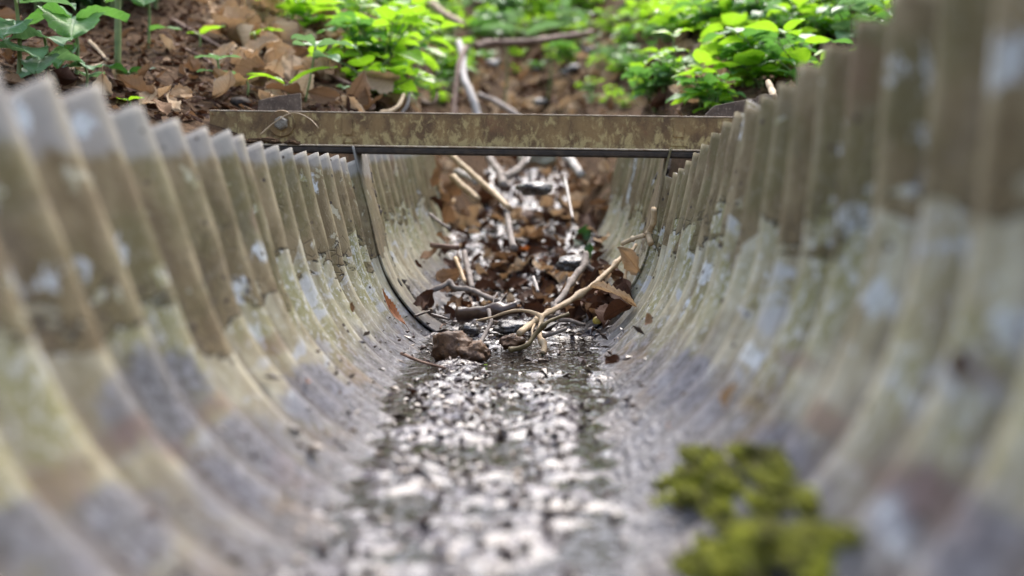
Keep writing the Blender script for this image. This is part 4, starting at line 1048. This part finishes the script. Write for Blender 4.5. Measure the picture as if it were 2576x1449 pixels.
pp = hit(1400, 215); rock('clod', pp, (.11, .10, .05), M_SOIL, 'brown mound of earth in the gully right of the pale branch', 'mound', seed=63)

# seedlings and the tall plant on the left bank, leaf by leaf
def seedling(px, py, h, leaves, mat, label, stem_r=.0016, lean=(0, 0)):
    p = hit(px, py); root = empty('seedling', p, (0, 0, 0), 1.55 if px < 420 and h > .03 else 1.25)
    tip = Vector((lean[0], lean[1], h)); v, f = tube([(0, 0, -.015), tip * .5 + Vector((.003, 0, 0)), tip], stem_r * 1.2, stem_r, 6); mesh_obj('stem', v, f, M_STEM, root)
    for hh, az, L, wr, tilt, curl in leaves:
        if wr > .55: wr *= 1.3; L *= .92; curl *= .6
        q = tip * hh; v, f, uv = leaf_geo(L, L * wr, curl, .22, .10 if wr > .4 else .02, 9, .34, .15, int(px + az * 10), 16, 8, 0, .8)
        M = Matrix.Translation(q) @ Euler((0, -tilt, az)).to_matrix().to_4x4() @ Matrix.Translation((L * .06, 0, 0))
        mesh_obj('leaf', [M @ k for k in v], f, mat, root, True, uv, [random.Random(px + az).random()] * len(v))
    return tag(root, label, 'plant')
PI = math.pi
seedling(548, 235, .050, [(1, 0.1, .032, .5, .1, -.3), (1, 3.1, .032, .5, .1, -.3), (.95, 1.6, .028, .5, .3, -.3), (.95, 4.7, .028, .5, .2, -.3), (.6, .8, .03, .55, .0, -.6), (.6, 3.9, .03, .55, 0, -.6)], M_LEAFP, 'seedling with a whorl of pale leaves by the grey pebble')
seedling(722, 265, .030, [(1, .2, .075, .34, .45, -.5), (1, 2.9, .065, .32, .35, -.5)], M_LEAFG, 'two leaved bright seedling behind the left steel plate')
seedling(620, 240, .022, [(1, .1, .03, .34, .3, -.5), (1, 3.2, .035, .34, .3, -.6)], M_LEAFG, 'tiny two leaved seedling between the pebble and the steel plate')
seedling(762, 255, .082, [(1, .3, .06, .55, .1, -.6), (1, 2.4, .055, .55, .25, -.5), (1, 4.2, .05, .55, .2, -.6), (.8, 5.6, .06, .5, -.1, -.7), (1, 1.3, .05, .55, .3, -.5)], M_LEAFP, 'taller pale leaved seedling behind the two leaved bright seedling', lean=(.02, 0))
seedling(500, 115, .02, [(1, -.4, .055, .36, .2, -.4), (1, 2.6, .03, .36, .2, -.4)], M_LEAFG, 'small bright sprout left of the brown leaves')
seedling(640, 130, .03, [(1, 0, .05, .45, .2, -.5), (1, 2.8, .045, .45, .2, -.5), (1, 1.4, .04, .45, .3, -.5)], M_LEAFG, 'bright sprout in the middle of the brown leaves')
seedling(325, 215, .018, [(1, 0, .04, .6, .2, -.5), (1, 2, .045, .6, .2, -.5), (1, 4, .04, .6, .2, -.5)], M_LEAFD, 'dark green low plant left of the soil patch')
seedling(322, 268, .008, [(1, 0.1, .022, .6, .2, -.5), (1, 3, .018, .6, .2, -.5)], M_LEAFG, 'tiny bright leaf pair behind the crumpled tan leaf')
seedling(190, 190, .060, [(1, -1.2, .062, .85, -.35, -1.5), (1, -2.6, .058, .8, -.1, -1.6), (.95, .35, .060, .75, .3, -1.9), (1, 2.4, .050, .8, .1, -1.2), (.55, -1.9, .04, .7, -.8, -.8)], M_LEAFM, 'low plant with big crinkled nettle leaves at the left', .002)
seedling(45, 205, .085, [(1, -.9, .06, .62, .0, -.6), (1, -2.3, .06, .6, .05, -.6), (.95, .6, .06, .6, .1, -.6), (.7, -1.4, .05, .75, -.45, -.5), (.68, 3.0, .05, .75, 0, -.5), (.42, -.7, .05, .7, -.3, -.4), (.40, -2.4, .045, .7, -.2, -.4)], M_LEAFP, 'pale leaved plant at the far left edge', .002)
seedling(115, 215, .05, [(1, -.6, .04, .8, -.25, -.4), (1, -2.4, .042, .8, -.2, -.4), (.6, -1.4, .04, .8, -.5, -.4), (.6, .6, .04, .75, -.1, -.4), (.35, -2.0, .036, .8, -.4, -.3)], M_LEAFP, 'low pale round leaved plant between the far left plant and the nettle leaves')
seedling(215, 220, .028, [(1, -.8, .034, .8, -.2, -.4), (1, -2.4, .034, .8, -.2, -.4), (.6, 1.4, .036, .8, .1, -.4)], M_LEAFP, 'low pale plant below the big crinkled nettle leaves')
seedling(295, 160, .20, [(.62, -.55, .07, .78, -.75, -.6), (.60, -2.7, .05, .7, .0, -.7), (.85, -1.4, .06, .7, -.3, -.6), (.9, .5, .06, .7, .0, -.6), (1, 3.6, .06, .65, .1, -.6)], M_LEAFM, 'tall nettle plant with a straight stem on the left bank', .0034)
seedling(372, 118, .085, [(1, -1.3, .06, .8, -.75, -.5), (1, -.2, .05, .7, -.2, -.6), (.8, -2.6, .055, .7, -.2, -.6), (.25, -.3, .05, .32, .05, -.5)], M_LEAFM, 'leafy plant just right of the tall nettle')
